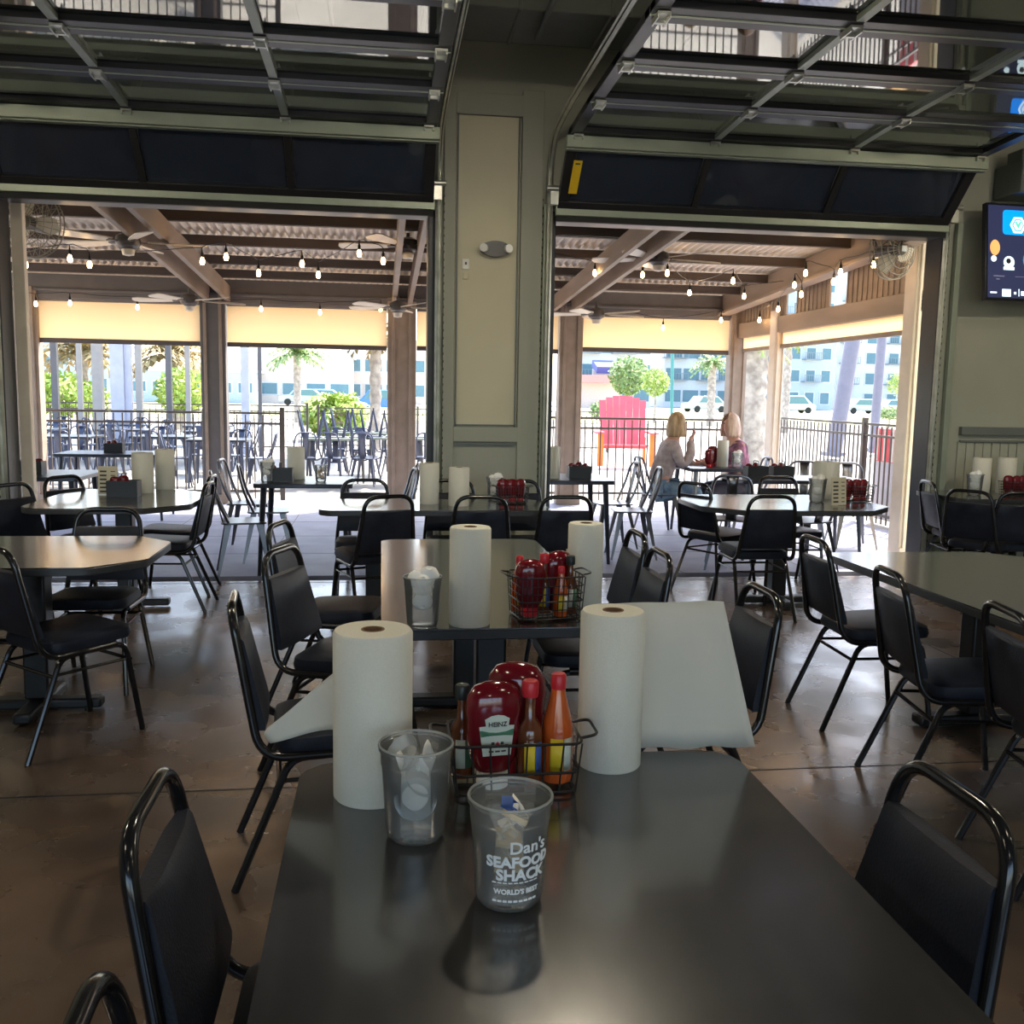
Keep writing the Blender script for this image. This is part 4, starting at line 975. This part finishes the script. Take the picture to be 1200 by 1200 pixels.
# ---------------------------------------------------------------- giant coral lawn chair
gp = on_z(731,545,0)
t = thing('adirondack_chair','giant coral red wooden lawn chair outside behind the fence','lawn chair',(gp.x,gp.y,0),math.radians(-8)); GC = 1.0
for k in range(7):
    x = -.42+k*.14; hh = 1.52-.012*(k-3)**2
    b = MB(); b.add([(x-.066,.3,.4),(x+.066,.3,.4),(x*1.08+.072,.62,hh),(x*1.08-.072,.62,hh),(x-.066,.34,.4),(x+.066,.34,.4),(x*1.08+.072,.66,hh),(x*1.08-.072,.66,hh)],[(0,1,2,3),(7,6,5,4),(0,4,5,1),(1,5,6,2),(2,6,7,3),(3,7,4,0)]); b.build('back_slat', redch, t)
for k in range(5): MB().box((0,-.35+k*.14,.45-k*.02),(.95,.12,.03)).build('seat_slat', redch, t)
for s_ in (-1,1):
    MB().box((s_*.58,0,.72),(.18,1.1,.035)).build('armrest', redch, t); MB().box((s_*.56,-.42,.35),(.13,.05,.7)).build('leg', orangep, t); MB().box((s_*.5,.5,.3),(.05,.13,.6)).build('leg', orangep, t)
# ---------------------------------------------------------------- second patio at left: tables and chairs in blue shade
blue0 = make_metal_chair(bluem,'dark blue-black chair stored outside','stored dark chairs outside left')
blue0.location = (-4.6,15.6,0); first = True
random.seed(3)
spots = [(-4.9,15.9),(-3.5,16.2),(-2.5,15.4),(-6.2,18.4),(-4.7,18.6),(-3.1,18.3),(-6.9,20.8),(-5.3,21),(-3.6,20.8)]
rowname = ['nearest row','middle row','farthest row']; cn = ['left','centre','right']
for i, (x, y) in enumerate(spots):
    ptable(x,y,.9,.8,'dark outdoor table beyond the fence at left, %s, %s place' % (rowname[i//3],cn[i%3]),gun2,.74,bluem,'outdoor tables beyond the left fence')
    for k in range(4):
        a = 90*k+random.uniform(-15,15); r_ = math.radians(a); lx, ly = x-.62*math.sin(r_), y-.62*math.cos(r_)
        lab = 'dark chair, %s side of %s table, %s, beyond left fence' % (['near','left','far','right'][k],cn[i%3],rowname[i//3])
        if first: blue0.location = (lx,ly,0); blue0.rotation_euler.z = -r_; blue0['label'] = lab; first = False
        else: copy_tree(blue0,(lx,ly,0),-r_,lab)
# folded/stored chairs upside down on tables, seen left of the column
for i, (x, y) in enumerate(((-.75,16.2),(.25,16.6),(-.35,18.6))):
    ptable(x,y,1.0,.7,'pale-edged outdoor table loaded with upturned chairs, %s' % ['left one','right one','rear one'][i],zinc,.74,gun,'outdoor tables with upturned chairs')
    for k in range(3):
        lab = 'upturned dark chair, %s place on the %s loaded outdoor table' % (['first','second','third','fourth'][k],['left','right','rear'][i])
        c = copy_tree(blue0,(x-.4+.4*k,y,.742+.44),0,lab,'upturned chairs on outdoor tables'); c.rotation_euler = (PI,0,PI*(k%2)); c.location.z = .74+.452
    for k in range(3):
        copy_tree(blue0,(x-.5+.5*k,y-.62,0),random.uniform(-.4,.4),'dark chair, %s one before the %s loaded outdoor table' % (['left','middle','right'][k],['left','right','rear'][i]),'chairs before the loaded outdoor tables')
# pavilion with many posts
t = thing('pavilion','outdoor pavilion of white and beige posts beyond the left fence','pavilion',(-6,22,0))
for px, w_, m in ((44,.1,beigep),(66,.13,postm),(95,.1,beigep),(116,.2,beigep),(140,.28,whitep),(152,.14,whitep),(164,.13,beigep),(199,.12,postm),(221,.1,beigep),(288,.17,whitep),(305,.08,postm)):
    p = on_y(px,480,22); MB().box((p.x+6,0,1.75),(w_,w_,3.5)).build('post', m, t)
MB().box((-.2,1,3.55),(14,3.5,.15)).build('roof', postm, t)
# ---------------------------------------------------------------- planting
def leafball(n, rx, ry, rz_, s_, seed, stretch=1):
    random.seed(seed); g = MB()
    for _ in range(n):
        while True:
            p = Vector((random.uniform(-1,1),random.uniform(-1,1),random.uniform(-1,1)))
            if .3 < p.length < 1: break
        p = Vector((p.x*rx,p.y*ry,p.z*rz_)); a = Vector((random.gauss(0,1),random.gauss(0,1),random.gauss(0,1))).normalized(); b_ = a.orthogonal().normalized()
        q = s_*random.uniform(.6,1.3); g.add([p-a*q*stretch,p+b_*q*.5,p+a*q*stretch,p-b_*q*.5],[(0,1,2,3)])
    return g
def bush(px, py, y, rpx, lab, m=leaf_y, n=1400, trunk=False, ry=None, seed=1, group='bushes and small trees outside'):
    c0 = on_y(px,py,y); r_ = rpx/1120*y; t = thing('tree' if trunk else 'bush', lab, 'tree' if trunk else 'bush', (c0.x,c0.y,0), 0, group)
    leafball(n,r_,r_,(ry or rpx)/1120*y,r_*.13,seed).build('crown' if trunk else 'foliage', m, t, smooth=False, loc=(0,0,max(c0.z,.3)))
    MB().tube([(0,0,0),(.05*r_,0,c0.z*.5),(0,0,max(c0.z,.4))],[r_*.1,r_*.07,r_*.04],8).build('trunk' if trunk else 'stem', bark, t)
def frond_bush(px, py, y, rpx, lab, m, n=44, seed=2, trunk_h=0, droop=1.0, cat='bush', name='palm_bush', tr=.12):
    c0 = on_y(px,py,y); R_ = rpx/1120*y; t = thing(name, lab, cat, (c0.x,c0.y,0), 0, 'palms outside'); random.seed(seed); g = MB(); bz = c0.z
    for k in range(n):
        a = random.uniform(0,2*PI); e = random.uniform(-.15,1.2); ln = R_*random.uniform(.75,1.1); prev = None
        for q in range(7):
            u = q/6; p = Vector((math.cos(a)*ln*u*math.cos(e), math.sin(a)*ln*u*math.cos(e), ln*u*math.sin(e)-droop*ln*.45*u*u)); 
            if prev is not None:
                sd = Vector((-math.sin(a),math.cos(a),0))*ln*.16*(1-abs(u-.5)); dn = Vector((0,0,-ln*.07))
                g.add([prev,p,p+sd+dn,p-sd+dn],[(0,1,2),(0,1,3)])
            prev = p
    g.build('fronds', m, t, smooth=False, loc=(0,0,bz))
    if bz > .3:
        tk = MB(); n_ = 14; tk.tube([(.0,0,bz*i/n_) for i in range(n_+1)],[tr*(1.15 if i % 2 else .92) for i in range(n_+1)],10); tk.build('trunk', bark, t)
bush(392,488,31,38,'big yellow-green palm bush beyond the thin fence',leaf_y,1300,ry=26,seed=4)
frond_bush(395,478,30.5,42,'spiky bright palm rising from the big bush',leaf_y,60,3,tr=.2)
bush(72,462,34,30,'bright green bush behind the pavilion, far left',leaf_y,1000,ry=26,seed=5)
bush(108,468,33,20,'smaller lime bush behind the beige pavilion post',leaf_y,800,ry=20,seed=6)
bush(213,458,34,30,'lime green bush left of the wide grey post',leaf_y,1000,ry=26,seed=7)
frond_bush(95,412,36,60,'drooping brown tree crown at the left behind the pavilion',leaf_b,70,8,name='palm',cat='palm',tr=.2)
frond_bush(205,414,36,55,'brown-leaved tree crown left of the wide grey post',leaf_b,70,9,name='palm',cat='palm',tr=.25)
frond_bush(348,414,45,38,'slim palm with pale trunk in the left doorway',leaf_g,60,10,name='palm',cat='palm',tr=.16)
frond_bush(440,398,24,40,'brown hanging fronds beside the brown post at the column',leaf_b,60,11,name='palm',cat='palm',tr=.14)
bush(737,440,55,24,'round pale green tree behind the giant coral chair',leaf_g,1300,True,seed=12)
bush(768,448,52,17,'smaller leafy tree right of the round one behind the chair',leaf_y,1000,True,seed=13)
frond_bush(835,428,48,30,'palm with drooping crown above the seated women',leaf_g,60,14,name='palm',cat='palm',tr=.2)
frond_bush(884,398,19,44,'thick-trunked palm just right of the corner post',leaf_y,60,15,name='palm',cat='palm',tr=.3)
frond_bush(925,395,40,30,'palm crown peeking under the orange side shade',leaf_y,50,16,name='palm',cat='palm',tr=.15)
bush(1055,450,60,16,'small lime tree at the far right in front of the hotel',leaf_y,700,True,seed=17)
bush(1042,484,45,18,'low hedge bush at the right beyond the fence',leaf_g,700,ry=8,seed=18)
bush(712,482,40,22,'low pale shrubs left of the giant coral chair',leaf_g,900,ry=14,seed=19)
# ---------------------------------------------------------------- poles
def pole(px0, py0, px1, py1, y, r_, m, lab):
    a = on_y(px0,py0,y); b_ = on_y(px1,py1,y); d = (b_-a); k = (0-a.z)/d.z; base = a+d*k; k = (6-a.z)/d.z; top = a+d*k
    t = thing('lamp_post', lab, 'post', base); MB().tube([(0,0,0),top-base],r_,12).build('shaft', m, t); MB().box((0,0,.08),(r_*2.3,r_*2.3,.1)).build('base', m, t)
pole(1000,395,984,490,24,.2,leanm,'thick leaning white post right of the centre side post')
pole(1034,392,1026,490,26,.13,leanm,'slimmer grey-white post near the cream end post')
pole(788,420,787,490,50,.09,teal,'teal lamp post between trees and seated women')
# ---------------------------------------------------------------- buildings
def building(px0, px1, y, ztop, m, lab, cols_, z_floors, roof=None, fh=3.0, wn=(1.2,1.5), rail=True, seed=1):
    a = on_y(px0,461,y).x; b_ = on_y(px1,461,y).x; t = thing('building', lab, 'building', ((a+b_)/2,y+6,0)); W = b_-a
    MB().box((0,0,ztop/2),(W,12,ztop)).build('wall', m, t)
    if roof: MB().box((0,0,ztop+.3),(W+1,13,.6)).build('roof', roof, t)
    else: MB().box((0,0,ztop+.15),(W+.6,12.6,.3)).build('parapet', bw, t)
    for f_ in range(z_floors):
        for c_ in range(cols_):
            x = -W/2+W*(c_+.5)/cols_; z = 1.6+f_*fh; o = MB().box((x,-6.02,z),(wn[0]+.3,.1,wn[1]+.3)).build('window', bw, t); MB().box((x,-6.08,z),(wn[0],.06,wn[1])).build('pane', winm, o)
            if rail and f_ and c_ % 2 == 0:
                r_ = MB(); r_.box((x,-6.6,z-.8),(wn[0]+1.4,1.2,.12)); r_.box((x,-7.15,z+.1),(wn[0]+1.4,.05,.06))
                for q in range(9): r_.box((x-(wn[0]+1.3)/2+q*(wn[0]+1.3)/8,-7.15,z-.35),(.05,.05,.85))
                r_.build('balcony', railm, t)
building(903,975,125,22,bt,'pale blue hotel block with stacked balconies at the right',4,6,seed=1)
building(978,1110,135,24,bw,'white hotel tower behind the leaning post',5,6,wn=(1.4,1.6))
building(778,880,130,20,bw,'white apartment building above the seated women',5,5,wn=(2.2,1.6))
building(676,762,120,14,bw,'white building with dark awning left of the trees',4,4,wn=(2,1.6))
building(300,412,110,5.2,bb,'long beige low building behind the palm bush',4,1,rail=False,wn=(2,1.2))
building(400,500,120,7.5,bb,'beige house with dark windows near the brown post',4,2,rail=False,wn=(2,1.4))
building(150,300,105,3.2,bt,'low pale blue shed beyond the lime bushes',6,1,rail=False,wn=(1.4,1))
building(20,130,115,6.5,bt,'pale teal house at the far left behind the pavilion',5,2,rail=False)
a = on_y(700,441,112); t = thing('awning','coral awning strip across the white building',  'awning', (a.x,112,0)); MB().box((0,0,3.4),(7,3,.9)).build('canopy', pinkroof, t); MB().box((0,1,1.5),(6.6,.3,3)).build('support_wall', bb, t)
a = on_y(706,432,114); t = thing('awning','dark blue awning on the white building','awning', (a.x,114,0)); MB().box((.3,0,4.9),(2.6,3,.8),rx=.3).build('canopy', navyaw, t); MB().box((.3,1.4,2.4),(2.4,.2,4.6)).build('support_wall', bw, t)
# ---------------------------------------------------------------- cars
def car(px, y, m, lab, rz=0, L_=4.6, hh=1.6):
    p = on_z(px, 461+CAM_H*1120/y, 0); p = on_y(px,465,y); t = thing('car', lab, 'car', (p.x,y,0), rz, 'parked cars')
    side = [(-L_/2,.35),(-L_/2+.05,.85),(-L_/2+.9,.95),(-L_/2+1.5,hh),(L_/2-1.3,hh),(L_/2-.4,.98),(L_/2,.85),(L_/2,.35)]
    M = Matrix.Translation((0,.85,0)) @ Matrix.Rotation(PI/2,4,'X')
    MB().prism(side,0,1.7,M=M).build('car_body', m, t, bevel=.08)
    w_ = [(-L_/2+1.1,.97),(-L_/2+1.55,hh-.08),(L_/2-1.35,hh-.08),(L_/2-.75,.97)]; MB().prism(w_,-.01,1.72,M=M).build('window_glass', winm, t)
    for sx in (-1,1):
        for sy in (-1,1): MB().tube([(sx*(L_/2-.85),sy*.72,.33),(sx*(L_/2-.85),sy*.9,.33)],.33,16).build('wheel', tyre, t)
car(446,70,carb,'blue car parked beyond the palm bush, by the brown post'); car(355,95,cars_,'silver car beyond the slim palm trunk',.1); car(378,98,carw,'white car right of the silver one beyond the palm trunk',.05)
car(925,95,carw,'white pickup-sized car left in the right side opening',0,5.2,1.8); car(1010,98,cars_,'silver car behind the leaning white post',.1); car(1045,102,carw,'white car at the right beyond the hedge',.2)
car(826,92,cars_,'grey car parked above the seated women',.3)
# ---------------------------------------------------------------- light
world = bpy.data.worlds.new('world'); bpy.context.scene.world = world; world.use_nodes = True; N = world.node_tree.nodes; L = world.node_tree.links
bg = N['Background']; sky = N.new('ShaderNodeTexSky'); sky.sky_type = 'NISHITA'; sky.sun_disc = False; sky.sun_elevation = math.radians(52); sky.sun_rotation = math.radians(35); sky.air_density = 1; sky.dust_density = 2.5
L.new(sky.outputs[0], bg.inputs[0]); bg.inputs[1].default_value = .37
sd = bpy.data.lights.new('sun','SUN'); sd.energy = 5.4; sd.angle = math.radians(.6); sd.color = (1,.93,.82); so = bpy.data.objects.new('sun', sd); col.objects.link(so)
so.rotation_euler = Vector((.42,.5,.85)).to_track_quat('Z','Y').to_euler(); so.location = (0,0,20)
sc = bpy.context.scene
sc.view_settings.view_transform = 'Standard'; sc.view_settings.look = 'None'; sc.view_settings.gamma = 1; sc.view_settings.exposure = 1.42
